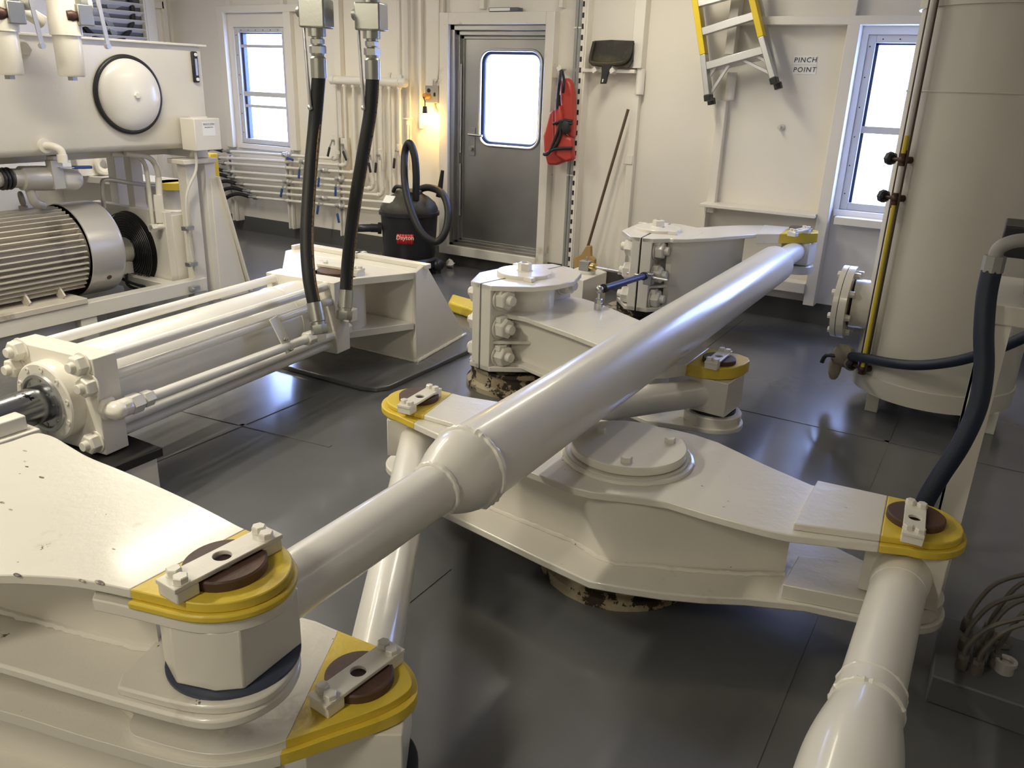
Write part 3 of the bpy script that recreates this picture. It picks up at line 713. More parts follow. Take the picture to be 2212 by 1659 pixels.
MB().bar((DT.x-.30, DT.y-.17, .53), (DT.x, DT.y, .53), .2, .05).build('lower_lug_arm', WHITE, td)
sa, sb = oz(1714,497,.847), oz(1742,491,.847); pin_set(td, DT, .805, sa, sb, .082)

# ---------------- tie rods
def tie_rod(label, p0, p1, rs, rb=None, q0=None, q1=None, blk0=None, blk1=None, blkh=.15, dome=.16, arcs=True):
    p0 = Vector(p0); p1 = Vector(p1); d = (p1-p0); Lg = d.length; d.normalize()
    t = thing('tie_rod', label, 'tie rod', ((p0.x+p1.x)/2, (p0.y+p1.y)/2, min(p0.z, p1.z)-.1))
    if rb is None:
        MB().cyl(p0+d*.05, p1-d*.05, rs, n=48).build('tube', GLOSSW, t)
    else:
        MB().cyl(p0+d*.05, p0+d*(q0+.02), rs, n=56).build('end_tube', GLOSSW, t)
        if q1 is not None: MB().cyl(p0+d*(q1-.02), p1-d*.05, rs, n=56).build('end_tube', GLOSSW, t)
        e1 = Lg if q1 is None else q1
        prof = [(q0, rs*1.02)]
        for k in range(1, 9): 
            a = k/8*math.pi/2; prof.append((q0+dome*(1-math.cos(a)) if False else q0+dome*k/8, rs+(rb-rs)*math.sin(a)))
        if q1 is not None:
            for k in range(0, 8): 
                a = (8-k)/8*math.pi/2; prof.append((e1-dome*.35*(8-k)/8, rs+(rb-rs)*math.sin(a)))
            prof.append((e1, rs*1.0))
        else: prof.append((e1, rb))
        MB().lathe(p0, d, prof, 64).build('main_tube', GLOSSW, t)
        MB().torus(p0+d*q0, d, rs+.002, .008, 60, 8, jit=.3).build('weld_bead', GLOSSW, t)
        if q1 is not None: MB().torus(p0+d*(q0+dome), d, rb, .009, 80, 8, jit=.35).build('weld_bead', GLOSSW, t)
        else: MB().cyl(p0+d*(q0-.07), p0+d*q0, rs*1.04, rs*1.12, n=56).torus(p0+d*(q0-.07), d, rs+.002, .005, 60, 8, jit=.3).build('reducer_collar', GLOSSW, t)
        if q1 is not None: MB().torus(p0+d*e1, d, rs+.004, .007, 60, 8, jit=.2).build('weld_bead', GLOSSW, t)
    return t
z1t = .665
T1 = tie_rod('longest white tie rod tube lying diagonally across the whole deck', (A1.x, A1.y, z1t), (DT.x, DT.y, z1t), .074, .126, .73, 4.66, dome=.165)
blk = px(.757, (362,1331),(449,1348),(514,1343),(643,1252))
blk = [Vector(p) for p in blk]; ctr = Vector((A1.x, A1.y))
blk2 = blk + [ctr*2-q for q in blk]
MB().prism([tuple(p) for p in blk2], zM+.030, zA-.064).build('end_block', WHITEC, T1, bevel=.004)
MB().prism([(DT.x-.10, DT.y-.10), (DT.x+.10, DT.y-.10), (DT.x+.115, DT.y+.09), (DT.x-.10, DT.y+.10)], .57, .733).build('end_block', WHITE, T1, bevel=.004)
CLp = Vector((CL.x, CL.y)); A2p = Vector((A2.x, A2.y))
T2 = tie_rod('white tie rod tube running under the long diagonal tube to the near left tiller', (A2.x, A2.y, .30), (CL.x, CL.y, .345), .071)
d2 = (CLp-A2p).normalized(); n2 = Vector((-d2.y, d2.x))
MB().obox((A2.x, A2.y, .285), Vector((*d2,0))*.11, Vector((*n2,0))*.11, (0,0,.088)).build('end_block', WHITE, T2, bevel=.004)
MB().obox((CL.x-.01, CL.y-.01, .352), Vector((*d2,0))*.10, Vector((*n2,0))*.11, (0,0,.082)).build('end_block', WHITEC, T2, bevel=.004)
T3 = tie_rod('white tie rod tube swelling wide at the bottom right of the picture', (CR.x, CR.y, .345), (CR.x, -.4, .345), .079, .109, .79, None, dome=.26)
MB().prism([(CR.x-.115, CR.y-.105), (CR.x+.115, CR.y-.105), (CR.x+.115, CR.y+.10), (CR.x-.115, CR.y+.10)], zB+.06, zC-.03).build('end_block', WHITE, T3, bevel=.004)
MB().cyl((CR.x, CR.y-.085, .345), (CR.x, CR.y-.20, .345), .088, .081, n=40).build('end_collar', WHITE, T3)
MB().cyl((CR.x, -.4, .345), (CR.x, -1.2, .345), .08).build('end_tube', GLOSSW, T3)
pB = Vector((BT.x, BT.y)); d4 = (CLp-pB).normalized(); n4 = Vector((-d4.y, d4.x)); T4e = pB+d4*((CLp-pB).length-.30)
T4 = tie_rod('shorter white tie rod tube half hidden behind the long diagonal tube', (BT.x, BT.y, .365), (T4e.x, T4e.y, .34), .071)
MB().prism([tuple(pB+Vector((-.11,-.105))), tuple(pB+Vector((.09,-.12))), tuple(pB+Vector((.11,.09))), tuple(pB+Vector((-.1,.1)))], .28, .452).build('end_block', WHITE, T4, bevel=.004)

# ---------------- hydraulic cylinder
hc = thing('hydraulic_cylinder', 'large white hydraulic cylinder with four tie bars, left of centre', 'hydraulic cylinder', (-3.34, 2.5, 0))
zc_ = .425
hf = oz(187, 780, .64); cf = oz(716, 613, .64)
hx1, hy0 = hf.x, hf.y; cx1, cy0 = cf.x, cf.y; W_ = .50
hc0 = Vector((hx1-W_/2, hy0, zc_)); cc0 = Vector((cx1-W_/2, cy0, zc_)); ax = (cc0-hc0).normalized(); au = Vector((ax.y, -ax.x, 0))
def HP(x, y, z): return hc0+au*x+ax*y+Vector((0,0,z))
Lc = (cc0-hc0).length
MB().obox(HP(0,.058,0), au*.25, ax*.058, (0,0,.215)).build('head_block', WHITEC, hc, bevel=.004)
MB().obox(HP(0,Lc+.065,0), au*.25, ax*.065, (0,0,.215)).build('cap_block', WHITE, hc, bevel=.004)
MB().cyl(HP(0,.11,0), HP(0,Lc+.005,0), .196, n=64).build('barrel', GLOSSW, hc)
MB().torus(HP(0,Lc-.22,0), ax, .197, .004, 60, 6).build('barrel_seam', WHITE, hc)
for (x, z) in ((-.19,.185),(.19,.185),(.215,.105),(-.215,.105),(.19,-.165),(-.19,-.165),(.215,-.105),(-.215,-.105)):
    tb_ = MB().cyl(HP(x,.10,z), HP(x,Lc+.01,z), .024, n=20).torus(HP(x,Lc,z), ax, .025, .005, 24, 6).build('tie_bar', GLOSSW, hc)
for (x, z) in ((-.19,.185),(.19,.185),(.225,.10),(-.225,.10),(.2,-.16),(-.2,-.16)):
    put(P_NUT, HP(x,0,z), hc, -ax, random.random(), sc=.82, name='tie_bar_nut')
put(P_NUT, HP(.2,Lc+.13,-.1), hc, ax, .2, sc=.8, name='tie_bar_nut')
fl_ = MB().lathe(HP(0,0,0), -ax, [(0,.172),(.06,.172),(.066,.165)], 56).build('gland_flange', WHITE, hc)
MB().lathe(HP(0,0,0), -ax, [(.06,.128),(.078,.124),(.080,.112),(.070,.11)], 48, caps=False).build('gland_ring', STEEL2, hc)
for k in range(10):
    a = 2*math.pi*k/10+.2; p = HP(.15*math.cos(a), -.064, .15*math.sin(a))
    MB().lathe(p, -ax, [(0,.012),(.006,.012),(.006,.006),(.001,.006)], 14, caps=False).cyl(p-ax*.0, p-ax*.001, .006, n=8, mi=1).build('cap_screw', [WHITE, BLACK], fl_)
for k in range(8):
    a = 2*math.pi*k/8; p = HP(.098*math.cos(a), -.066, .098*math.sin(a)); MB().cyl(p, p-ax*.006, .008, n=10).build('gland_screw', STEEL, fl_)
MB().lathe(HP(0,0,0), -ax, [(0,.105),(.068,.105),(.069,.078)], 40).build('gland_face', STEEL2, hc)
MB().cyl(HP(0,0,0), HP(0,-.95,0), .078, n=48).build('piston_rod', CHROME, hc)
# hydraulic pipe along the right side with its elbows
xs2 = .285
el = MB(); p0 = Vector(ox(222, 884, hx1)); p0 = Vector((hx1, hy0+.055, p0.z))
el.hexa(p0, au, .052, .025).lathe(p0+au*.02, au, [(0,.038),(.03,.042),(.06,.040),(.085,.02)], 8, sm=False).lathe(p0+au*.055-ax*.01, ax, [(0,.03),(.02,.042),(.07,.042),(.08,.036)], 8, sm=False)
el.build('elbow_fitting', WHITE, hc, bevel=.008)
nt_ = MB().hexa(p0+au*.055+ax*.065, ax, .044, .06).hexa(p0+au*.055+ax*.135, ax, .036, .05).build('pipe_nut', WHITE, hc)
pend = Vector(ox(668, 730, -3.10))
MB().cyl(p0+au*.055+ax*.13, pend, .024, n=20).build('side_pipe', GLOSSW, hc)
MB().hexa(pend-ax*.03, ax, .04, .06).obox(pend+ax*.07, au*.03, ax*.04, (0,0,.03)).cyl(pend+ax*.075, pend+ax*.075+Vector((0,0,.07)), .03, n=18).build('tee_fitting', WHITE, hc, bevel=.004)
ka = ox(590, 686, -3.13); kc = ox(627, 760, -3.06); kd = (kc-ka)
k_ = MB().bar(ka, kc, .062, .008, upv=au+Vector((0,0,.3))); k_ = k_.build('pipe_clamp_strap', WHITE, hc, bevel=.002)
for q in (.62, .92):
    p = ka+kd*q+au*.006; MB().hexa(p, au, .010, .01).cyl(p, p+au*.018, .005, n=8).build('strap_screw', STEEL, k_)
# pad and pedestal under the head block
pp = thing('support_block', 'white pedestal with a dark rubber pad under the cylinder head', 'support', (-3.02, 1.98, 0))
MB().box(-3.40, -2.95, 1.80, 2.00, 0, .165).build('pedestal_body', WHITEC, pp, bevel=.004)
MB().box(-3.42, -2.93, 1.78, 2.02, .165, .205).build('rubber_pad', BLACK, pp, bevel=.003)
# rod end clevis sitting above the near tiller
cvp = thing('rod_clevis', 'white clevis block on the piston rod end, left edge of picture', 'clevis', (-3.25, 1.3, 0))
ce = ox(56, 897, -3.13)
MB().box(-3.50, -3.13, ce.y-.45, ce.y, ce.z-.06, ce.z).build('clevis_block', WHITEC, cvp, bevel=.006)
MB().box(-3.50, -3.10, ce.y-.45, ce.y+.03, ce.z-.12, ce.z-.06).build('clevis_plate', WHITEC, cvp, bevel=.005)
MB().box(-3.50, -3.13, ce.y-.45, ce.y-.05, ce.z-.24, ce.z-.12).build('clevis_body', WHITE, cvp, bevel=.005)

# ---------------- trunnion foundation behind the cylinder
fd = thing('foundation_bracket', 'white welded foundation bracket with sloped gussets behind the cylinder', 'bracket', (-3.5, 4.1, 0))
zf = .62
fc = oz(900, 590, zf); fcb = oz(900, 782, .03); gr = oz(1005, 722, .03)
g0 = Vector((fcb.x, fcb.y, .03)); 
gus = [(g0.x, g0.y, .03), (gr.x, gr.y, .03), (g0.x+(gr.x-g0.x)*.18, g0.y+(gr.y-g0.y)*.18, zf+.03), (g0.x, g0.y, zf)]
MB().prism_dir(gus, (-.03, 0, 0)).build('side_gusset', WHITE, fd, bevel=.003)
pl_ = px(zf, (742,612),(900,590),(918,578),(840,566),(760,556),(690,548),(640,560),(700,590))
MB().prism([(-4.15, 3.98), (g0.x-.01, g0.y), (g0.x-.02, g0.y+.16), (-4.15, 4.14)], zf-.03, zf).prism([(-3.75, 3.56), (-3.28, 3.56), (g0.x-.01, g0.y), (-4.15, 3.98)], zf-.045, zf).build('top_plate', WHITEC, fd, bevel=.004)
MB().prism([(-3.75, 3.56), (-3.28, 3.56), (g0.x-.01, g0.y-.01), (-4.15, 3.98)], .25, .295).build('lower_plate', WHITE, fd, bevel=.004)
MB().box(-4.15, g0.x-.03, g0.y, g0.y+.03, .03, zf-.03).build('back_web', WHITE, fd)
for gx in (-3.65, -4.15):
    MB().prism_dir([(gx, g0.y+.03, .03), (gx, g0.y+.75, .03), (gx, g0.y+.2, zf+.03), (gx, g0.y+.03, zf+.03)], (.03, 0, 0)).build('gusset', WHITE, fd, bevel=.003)
MB().box(-4.15, g0.x, g0.y+.10, g0.y+.16, zf, zf+.03).build('top_lip', WHITEC, fd, bevel=.003)
m = MB(); m.bead([(g0.x+.004, g0.y, .034), (gr.x+.004, gr.y, .034)], .012); m.build('weld_bead', WHITEC, fd)
m = MB(); m.bead([(-4.15, g0.y-.004, .034), (g0.x, g0.y-.004, .034)], .010); m.build('weld_bead', WHITEC, fd)
tp = Vector((cx1-W_/2+.03, 3.70))
MB().cyl((tp.x, tp.y, .27), (tp.x, tp.y, zf), .16, n=40).build('trunnion_barrel', WHITE, fd)
MB().lathe((tp.x, tp.y, zf), (0,0,1), [(0,.13),(.02,.13),(.023,.125)], 40).build('pin', PIN, fd)
kp = MB().obox((tp.x, tp.y+.02, zf+.032), Vector((.16,.01,0)), Vector((-.003,.035,0)), (0,0,.008)).build('keeper_strap', WHITE, fd, bevel=.002)
for sx in (-.14, -.115, .115, .14): put(P_HEX, (tp.x+sx, tp.y+.02+(.015 if abs(sx) > .12 else -.01), zf+.04), kp, name='strap_bolt')
for sx in (-1, 1): MB().obox((tp.x+sx*.135, tp.y+.02, zf+.012), (.025,0,0), (0,.035,0), (0,0,.012)).build('spacer_block', WHITEC, fd)
# cylinder eye between the plates
MB().obox(HP(0, Lc+.24, 0), au*.12, ax*.12, (0,0,.12)).build('cylinder_eye', WHITE, hc)
dbl = MB(); q = px(.03, (620,790),(800,838),(830,838),(1030,735)); 
poly = [(-4.5, 3.46), (-3.05, 3.46), (-2.96, 3.49), (-2.92, 3.56), (-2.93, 4.75), (-4.5, 4.9)]
struct(dbl.prism(poly, 0, .03).build('trim_60', FLOOR, bevel=.006))
MB_curb = thing('yellow_curb', 'yellow painted curb on the floor left of the clamp tiller', 'curb', (-3.5, 5.3, 0))
MB().prism([(-3.78,5.45),(-3.66,5.22),(-3.15,5.08),(-3.05,5.3)], 0, .09).build('curb_body', YEL, MB_curb, bevel=.02)
# ================================================================ POWER UNIT ON THE LEFT
XT = -5.40
ht = thing('hydraulic_tank', 'large white rectangular oil tank with a round domed cover', 'tank', (-5.8, 2.9, 1.2))
m = MB()
prof = [(-6.25,1.20),(-5.46,1.20),(-5.43,1.207),(-5.41,1.225),(XT,1.25),(XT,1.925),(-6.25,1.925)]
m.prism_dir([(p[0], 1.2, p[1]) for p in prof], (0, 3.25, 0)); m.build('tank_body', WHITE, ht)
MB().box(-6.27, XT+.03, 1.2, 4.49, 1.925, 1.94).build('top_plate', WHITE, ht, bevel=.002)
cc = ox(276, 205, XT); X_ = (1,0,0)
MB().torus((XT+.012, cc.y, cc.z), X_, .248, .017, 72, 10).build('rubber_gasket', BLKPL, ht)
MB().lathe((XT+.005, cc.y, cc.z), X_, [(0,.24)]+[(.02+.075*math.sin(a*math.pi/20), .238*math.cos(a*math.pi/20)) for a in range(0,10)]+[(.096,.001)], 72).build('round_cover', GLOSSW, ht)
b_ = MB().cyl((XT+.09, cc.y, cc.z), (XT+.098, cc.y, cc.z), .032); b_ = b_.build('cover_washer', WHITE, ht); MB().hexa((XT+.098, cc.y, cc.z), X_, .022, .016).build('cover_bolt', WHITE, b_)
ga = ox(416, 111, XT); gb = ox(417, 178, XT)
g_ = MB().box(XT, XT+.022, ga.y-.025, ga.y+.025, gb.z, ga.z).build('level_gauge', BLKPL, ht, bevel=.008)
MB().box(XT+.022, XT+.026, ga.y-.008, ga.y+.012, gb.z+.05, ga.z-.05).build('gauge_window', STEEL2, g_)
for z in (gb.z+.022, ga.z-.022): MB().cyl((XT+.02, ga.y+.003, z), (XT+.03, ga.y+.003, z), .012, n=12).build('gauge_screw', DECALW, g_)
pc = ox(42, 107, XT); MB().lathe((XT, pc.y, pc.z), X_, [(0,.06),(.02,.06),(.022,.045),(.05,.045)], 28).hexa((XT+.05, pc.y, pc.z), X_, .034, .03).build('tank_plug', WHITE, ht)
pf = ox(95, 315, XT); MB().cyl((XT,pf.y,pf.z),(XT+.02,pf.y,pf.z), .045).tube([(XT+.01,pf.y,pf.z),(XT+.07,pf.y+.02,pf.z),(XT+.10,pf.y+.05,pf.z-.03),(XT+.10,pf.y+.05,pf.z-.10)], .024, 14).cyl((XT+.10,pf.y+.05,pf.z-.05),(XT+.10,pf.y+.05,pf.z-.10),.032).build('outlet_elbow', WHITE, ht)
# support skid
sk = thing('equipment_skid', 'white welded steel frame carrying the tank, motor and cooler', 'frame', (-5.8, 3.0, 0))
def rail(n, x0, x1, y0, y1, z0, z1, b=.004): return MB().box(x0, x1, y0, y1, z0, z1).build(n, WHITE, sk, bevel=b)
rail('skid_rail', -5.45, -5.35, 1.0, 4.27, .10, .205); rail('skid_rail', -6.35, -6.25, 1.0, 4.27, .10, .205)
rail('cross_beam', -6.25, -5.45, 2.5, 2.6, .10, .2); rail('cross_beam', -6.25, -5.45, 3.95, 4.05, .10, .2)
q = ox(145, 700, XT); rail('skid_foot', -5.44, -5.36, q.y+.08, q.y+.20, 0, .10); rail('skid_foot', -5.44, -5.36, 4.15, 4.27, 0, .10)
rail('post', -5.48, -5.38, 4.20, 4.30, .0, 1.09); rail('post_cap', -5.52, -5.33, 4.15, 4.46, 1.09, 1.125)
rail('post', -5.46, -5.36, 4.36, 4.46, .0, 1.09)
q = ox(252, 350, -5.5); rail('post', -5.98, -5.90, 4.10, 4.2, .2, 1.13); rail('tank_beam', -5.85, -5.75, 1.2, 4.44, 1.13, 1.2)
rail('post', -6.35, -6.25, 4.2, 4.3, .0, 1.13); rail('tank_beam', -6.3, -6.2, 1.2, 4.44, 1.13, 1.2); rail('tank_beam', -6.3, -5.4, 4.34, 4.44, 1.125, 1.2)
apex = ox(447, 388, -5.36); ft = ox(535, 615, -5.36)
MB().prism_dir([(-5.38, 4.40, .0), (-5.38, ft.y, .0), (-5.38, ft.y-.02, .05), (-5.38, 4.47, .97), (-5.38, 4.40, .97)], (.03,0,0)).build('gusset', WHITE, sk, bevel=.002)
MB().bar((-5.365, 4.46, .98), (-5.365, ft.y+.01, .02), .09, .012, upv=(0,1,.2)).build('gusset_flange', WHITE, sk)
MB().prism_dir([(-6.0, 4.2, .74), (-6.0, 4.45, .22), (-6.0, 4.2, .22)], (.1,0,0)).build('brace_plate', WHITE, sk)
# junction box on the tank end
jb = thing('junction_box', 'small white electrical box with a printed label on the tank corner', 'junction box', (-5.3, 4.45, 1.19))
bx = ox(425, 325, -5.22); byr = ox(480, 325, -5.22)
MB().box(-5.38, -5.22, bx.y, byr.y, 1.195, 1.425).build('box_body', WHITE, jb, bevel=.006)
MB().box(-5.30, -5.28, bx.y+.02, byr.y-.06, 1.425, 1.435).build('box_latch', WHITE, jb)
MB().box(-5.222, -5.2185, bx.y+.07, byr.y-.05, 1.30, 1.40).build('box_label', DECALW, jb)
RX = Matrix(((0,0,1),(1,0,0),(0,1,0)))
text_mesh('WATLOW', .022, INKG, 'label_text', (-5.2175, (bx.y+.07+byr.y-.05)/2, 1.384), RX, jb)
text_mesh('ORTLOMOSS 10 AC', .009, INKG, 'label_text', (-5.2175, (bx.y+byr.y)/2+.01, 1.362), RX, jb)
MB().tube([(-5.3, bx.y+.05, 1.195), (-5.3, bx.y+.04, 1.05), (-5.33, bx.y-.05, .85), (-5.34, bx.y-.06, .5), (-5.34, bx.y-.03, .25)], .010, 8).build('box_conduit', WHITE, jb)
for z in (.62, .34, .15): MB().box(-5.36, -5.31, bx.y-.10, bx.y-.02, z-.015, z+.015).cyl((-5.31, bx.y-.09, z),(-5.28, bx.y-.09, z), .010, n=8).build('conduit_clamp', STEEL2, jb)
# electric motor
mo = thing('electric_motor', 'finned beige electric motor with a smooth grey end cowl', 'motor', (-5.75, 2.8, .2))
mc = Vector((-5.72, 0, .51)); Ya = (0,1,0)
MB().cyl((mc.x,1.9,mc.z),(mc.x,3.38,mc.z), .272, n=64).build('motor_body', MOTORG, mo)
m = MB()
for k in range(48):
    a = 2*math.pi*k/48
    if 4.05 < a < 5.4: continue
    e = Vector((math.cos(a),0,math.sin(a))); c = Vector((mc.x, 2.98, mc.z))
    m.obox(c+e*.290, Vector((0,.36,0)), e*.030, Vector((-e.z,0,e.x))*.0042)
m.build('cooling_fins', MOTOR, mo)
MB().lathe((mc.x,1.9,mc.z), Ya, [(0,.28),(.70,.28),(.74,.30),(.76,.285)], 56).build('bearing_housing', MOTOR, mo)
MB().lathe((mc.x,3.36,mc.z), Ya, [(0,.327),(.004,.334),(.235,.334),(.255,.330),(.268,.315),(.273,.20),(.27,.19)], 72, caps=False).lathe((mc.x,3.36,mc.z), Ya, [(.001,.325),(.2,.325)], 72, caps=False).build('fan_cowl', SILVER, mo)
MB().cyl((mc.x,3.615,mc.z),(mc.x,3.625,mc.z), .28, n=40).build('cowl_grille', BLKPL, mo)
q = ox(229, 589, -5.5); an = math.atan2(q.z-mc.z, .25); MB().cyl((mc.x+.33*math.cos(an),q.y-.02,mc.z+.33*math.sin(an)),(mc.x+.337*math.cos(an),q.y-.02,mc.z+.337*math.sin(an)), .018).build('cowl_plug', PIN, mo)
le = ox(47, 430, mc.x)
MB().torus(le, (.35,1,.1), .040, .014, 28, 10).cyl(Vector((le.x,le.y,mc.z+.26)),Vector((le.x,le.y,le.z-.045)), .028).build('lifting_eye', MOTORG, mo)
for sx in (-1, 1):
    f_ = MB().box(mc.x+sx*.20-.09, mc.x+sx*.20+.13*(sx>0)+.05, 2.50, 3.25, .205, .245).build('motor_foot', MOTOR, mo, bevel=.004)
    for y in (2.66, 2.9, 3.14): MB().bar((mc.x+sx*.275, y, .245), (mc.x+sx*.17, y, .36), .075, .012, upv=(0,1,0)).build('foot_web', MOTOR, f_)
for y in (2.40, 2.52): put(P_NUT, (mc.x+.26, y, .30), mo, (1,0,0), sc=.75, name='mounting_nut')
MB().box(mc.x+.27, mc.x+.33, 2.44, 2.60, mc.z+.10, mc.z+.16).build('terminal_lug', MOTOR, mo, bevel=.01)
# oil cooler with fan grille
oc = thing('oil_cooler', 'white cooler housing with a black round fan guard behind the motor', 'cooler', (-5.95, 4.2, .1))
MB().box(-6.40, -5.50, 4.06, 4.12, .08, .73).box(-5.62, -5.50, 4.12, 4.32, .08, .70).box(-6.40, -6.3, 4.12, 4.32, .08, .70).build('cooler_housing', WHITE, oc, bevel=.004)
fcx, fcz = -5.95, .39
MB().cyl((fcx,4.055,fcz),(fcx,4.058,fcz), .305, n=56).build('fan_opening', BLACK, oc)
m = MB()
for k in range(13): m.torus((fcx, 4.02-.02*math.cos(k/13*1.5), fcz), Ya, .06+.0195*k, .0042, 48, 5)
for k in range(8):
    a = 2*math.pi*k/8; m.tube([(fcx+.06*math.cos(a),3.995,fcz+.06*math.sin(a)),(fcx+.29*math.cos(a),4.04,fcz+.29*math.sin(a))], .004, 6)
m.build('fan_guard', BLKPL, oc)
MB().lathe((fcx, 3.80, fcz), Ya, [(0,.07),(.04,.10),(.20,.105),(.22,.09)], 36).build('fan_motor', WHITE, oc)
MB().box(fcx+.03, fcx+.13, 3.84, 3.96, fcz-.16, fcz-.07).build('terminal_box', SILVER, oc, bevel=.006)
MB().tube([(fcx+.12,3.9,fcz-.15),(fcx+.12,3.9,fcz-.25),(fcx+.2,4.0,.1),(-5.6,4.2,.15),(-5.42,4.15,.16)], .012, 8).build('fan_cable', BLKPL, oc)
MB().tube([(fcx,3.85,.22),(-5.7,3.95,.14),(-5.45,4.1,.17)], .012, 8).build('fan_cable', BLKPL, oc)
# white hydraulic pipes under the tank
pz = thing('hydraulic_piping', 'white bent hydraulic pipes and fittings under the tank end', 'pipes', (-5.6, 3.9, .6))
def P3(lst, X): return [ox(x, y, X) for x, y in lst]
MB().tube(P3([(240,333),(285,335),(310,350),(318,380),(325,440),(330,485)], -5.62), .017, 12).build('bent_pipe', WHITE, pz)
MB().tube(P3([(270,332),(315,338),(335,355),(343,385),(345,410)], -5.58), .020, 12).build('bent_pipe', WHITE, pz)
q = P3([(344,400),(347,480)], -5.56); MB().hexa(q[1], (0,0,1), .038, (q[0]-q[1]).length*.75).cyl(q[1]-Vector((0,0,.06)), q[0]+Vector((0,0,.06)), .024).build('hose_fitting', WHITE, pz)
q = P3([(325,493),(395,483)], -5.54); MB().cyl(q[0], q[1], .022).hexa(q[0], q[1]-q[0], .034, .05).hexa(q[0]+(q[1]-q[0])*.35, q[1]-q[0], .032, .05).hexa(q[0]+(q[1]-q[0])*.75, q[1]-q[0], .030, .05).build('tee_run', WHITE, pz)
MB().tube(P3([(225,450),(220,400),(232,388),(280,395),(335,402)], -5.75), .016, 10).build('grey_bent_pipe', SILVER, pz)
# suction strainer with blue handled valve above the motor
st = thing('suction_strainer', 'cast grey strainer with blue lever valve above the motor', 'strainer', (-5.6, 2.9, .95))
a_, b2 = ox(25, 385, -5.55), ox(112, 385, -5.55)
MB().lathe(a_, b2-a_, [(0,.062),(.05,.062),(.06,.078),(.20,.082),((b2-a_).length,.080)], 32).cyl(a_, a_-Vector((0,.1,0)), .05).build('strainer_body', SILVER, st)
for k in range(3): MB().torus(a_-Vector((0,.02+.025*k,0)), Ya, .062, .010, 28, 8).build('clamp_ring', BLKPL, st)
v0 = ox(120, 375, -5.5); MB().box(v0.x-.035, v0.x+.035, v0.y-.04, v0.y+.04, v0.z-.10, v0.z+.09).hexa((v0.x,v0.y,v0.z+.09),(0,0,1),.045,.03).build('valve_body', SILVER, st, bevel=.012)
h0 = ox(128, 362, -5.45); h1 = ox(197, 361, -5.45); lv = MB().bar(h0, h1, .03, .006).build('valve_lever', STEEL2, st)
MB().bar(h0+(h1-h0)*.42, h1, .034, .02).build('lever_grip', BLUEV, lv, bevel=.005)
MB().cyl(b2, b2+Vector((0,.14,-.02)), .072).sphere(b2+Vector((0,.14,-.02)), .072).build('suction_elbow', WHITE, st)
MB().tube([a_+Vector((0,.1,-.04)), a_+Vector((0,.12,-.16)), a_+Vector((-.05,.2,-.2))], .03, 12).build('drain_branch', SILVER, st)
# twin filters hanging in front of the tank
def filt(x, label):
    f_ = thing('oil_filter', label, 'filter', (-5.12, x, 1.70), 'oil filters in front of the tank')
    c = Vector((-5.12, x, 0))
    MB().lathe(c+Vector((0,0,1.715)), (0,0,1), [(-.02,.070),(-.008,.078),(.215,.080)], 36).build('filter_bowl', WHITE, f_)
    MB().hexa(c+Vector((0,0,1.672)), (0,0,1), .03, .03).build('drain_nut', STEEL, f_)
    MB().lathe(c+Vector((0,0,1.93)), (0,0,1), [(0,.092),(.09,.092),(.11,.088),(.25,.085),(.27,.11),(.30,.11)], 36).build('filter_head', WHITE, f_, bevel=0)
    MB().cyl(c+Vector((0,0,2.10)), c+Vector((.06,.15,2.10)), .05).build('port_boss', WHITE, f_)
    return f_
fa = ox(147, 100, -5.12).y; fb = ox(10, 100, -5.12).y
filt(fa, 'white canister filter, the right of the pair at upper left'); filt(fb, 'white canister filter, the left one cut by the picture edge')
MB_h = thing('filter_pipe', 'grey white pipe joining the two canister filters', 'pipe', (-5.2, (fa+fb)/2, 2.0))
MB().tube([(-5.2, fb+.09, 2.06), (-5.2, (fa+fb)/2, 2.05), (-5.2, fa-.09, 2.0)], .04, 14).build('pipe_body', WHITE, MB_h)
def blk_valve(y, z, label, bent):
    t = thing('isolation_valve', label, 'valve', (-5.05, y, z-.05))
    MB().box(-5.09, -5.01, y-.05, y+.05, z-.06, z+.06).build('valve_body', STEEL, t, bevel=.006)
    MB().hexa((-5.05,y,z+.06),(0,0,1),.045,.05).cyl((-5.05,y,z+.11),(-5.05,y,z+.35),.032).build('top_fitting', STEEL, t)
    MB().lathe((-5.05,y-.05,z-.01),(0,-1,0),[(0,.03),(.03,.038),(.06,.03)],18).build('elbow_cap', DKBRASS, t)
    MB().bar((-5.0,y+.06,z+.28),(-4.98,y+.10,z-.17),.026,.008,upv=(1,0,0)).cyl((-5.0,y+.10,z-.17),(-4.97,y+.10,z-.17),.016,n=14).build('lever', STEEL2, t)
v = ox(178, 33, -5.05); blk_valve(v.y, v.z, 'zinc steel valve with long lever beside the right canister filter', 1)
v = ox(28, 27, -5.05); blk_valve(v.y, v.z, 'zinc steel valve with long lever beside the left canister filter', 1)
# louvred fan opening on the left wall
lo = thing('louver_fan', 'wall ventilator with angled pale slats and a dark fan behind', 'ventilator', (XL+.02, 6.1, 2.2))
ly0, ly1 = 5.45, 6.33; lz0_ = 1.75
MB().box(XL, XL+.03, ly0, ly1, lz0_, 2.9).build('louver_back', DKBOX, lo)
for y in (ly0, ly1, ly1+.24): MB().box(XL, XL+.09, y, y+.06, lz0_-.05, 2.95).build('louver_post', WHITEC, lo, bevel=.003)
MB().box(XL, XL+.04, ly1+.06, ly1+.24, lz0_, 2.95).build('side_panel', GREYB, lo)
MB().box(XL, XL+.09, ly1+.02, ly1+.26, 2.40, 2.47).build('cross_rail', WHITEC, lo)
k = 0
while lz0_+.06+k*.085 < 2.85:
    z = lz0_+.06+k*.085; MB().obox((XL+.06,(ly0+ly1)/2+.03,z),(.028,0,.018),(0,(ly1-ly0)/2-.03,0),(-.002,0,.003)).build('slat', WHITEC, lo); k += 1
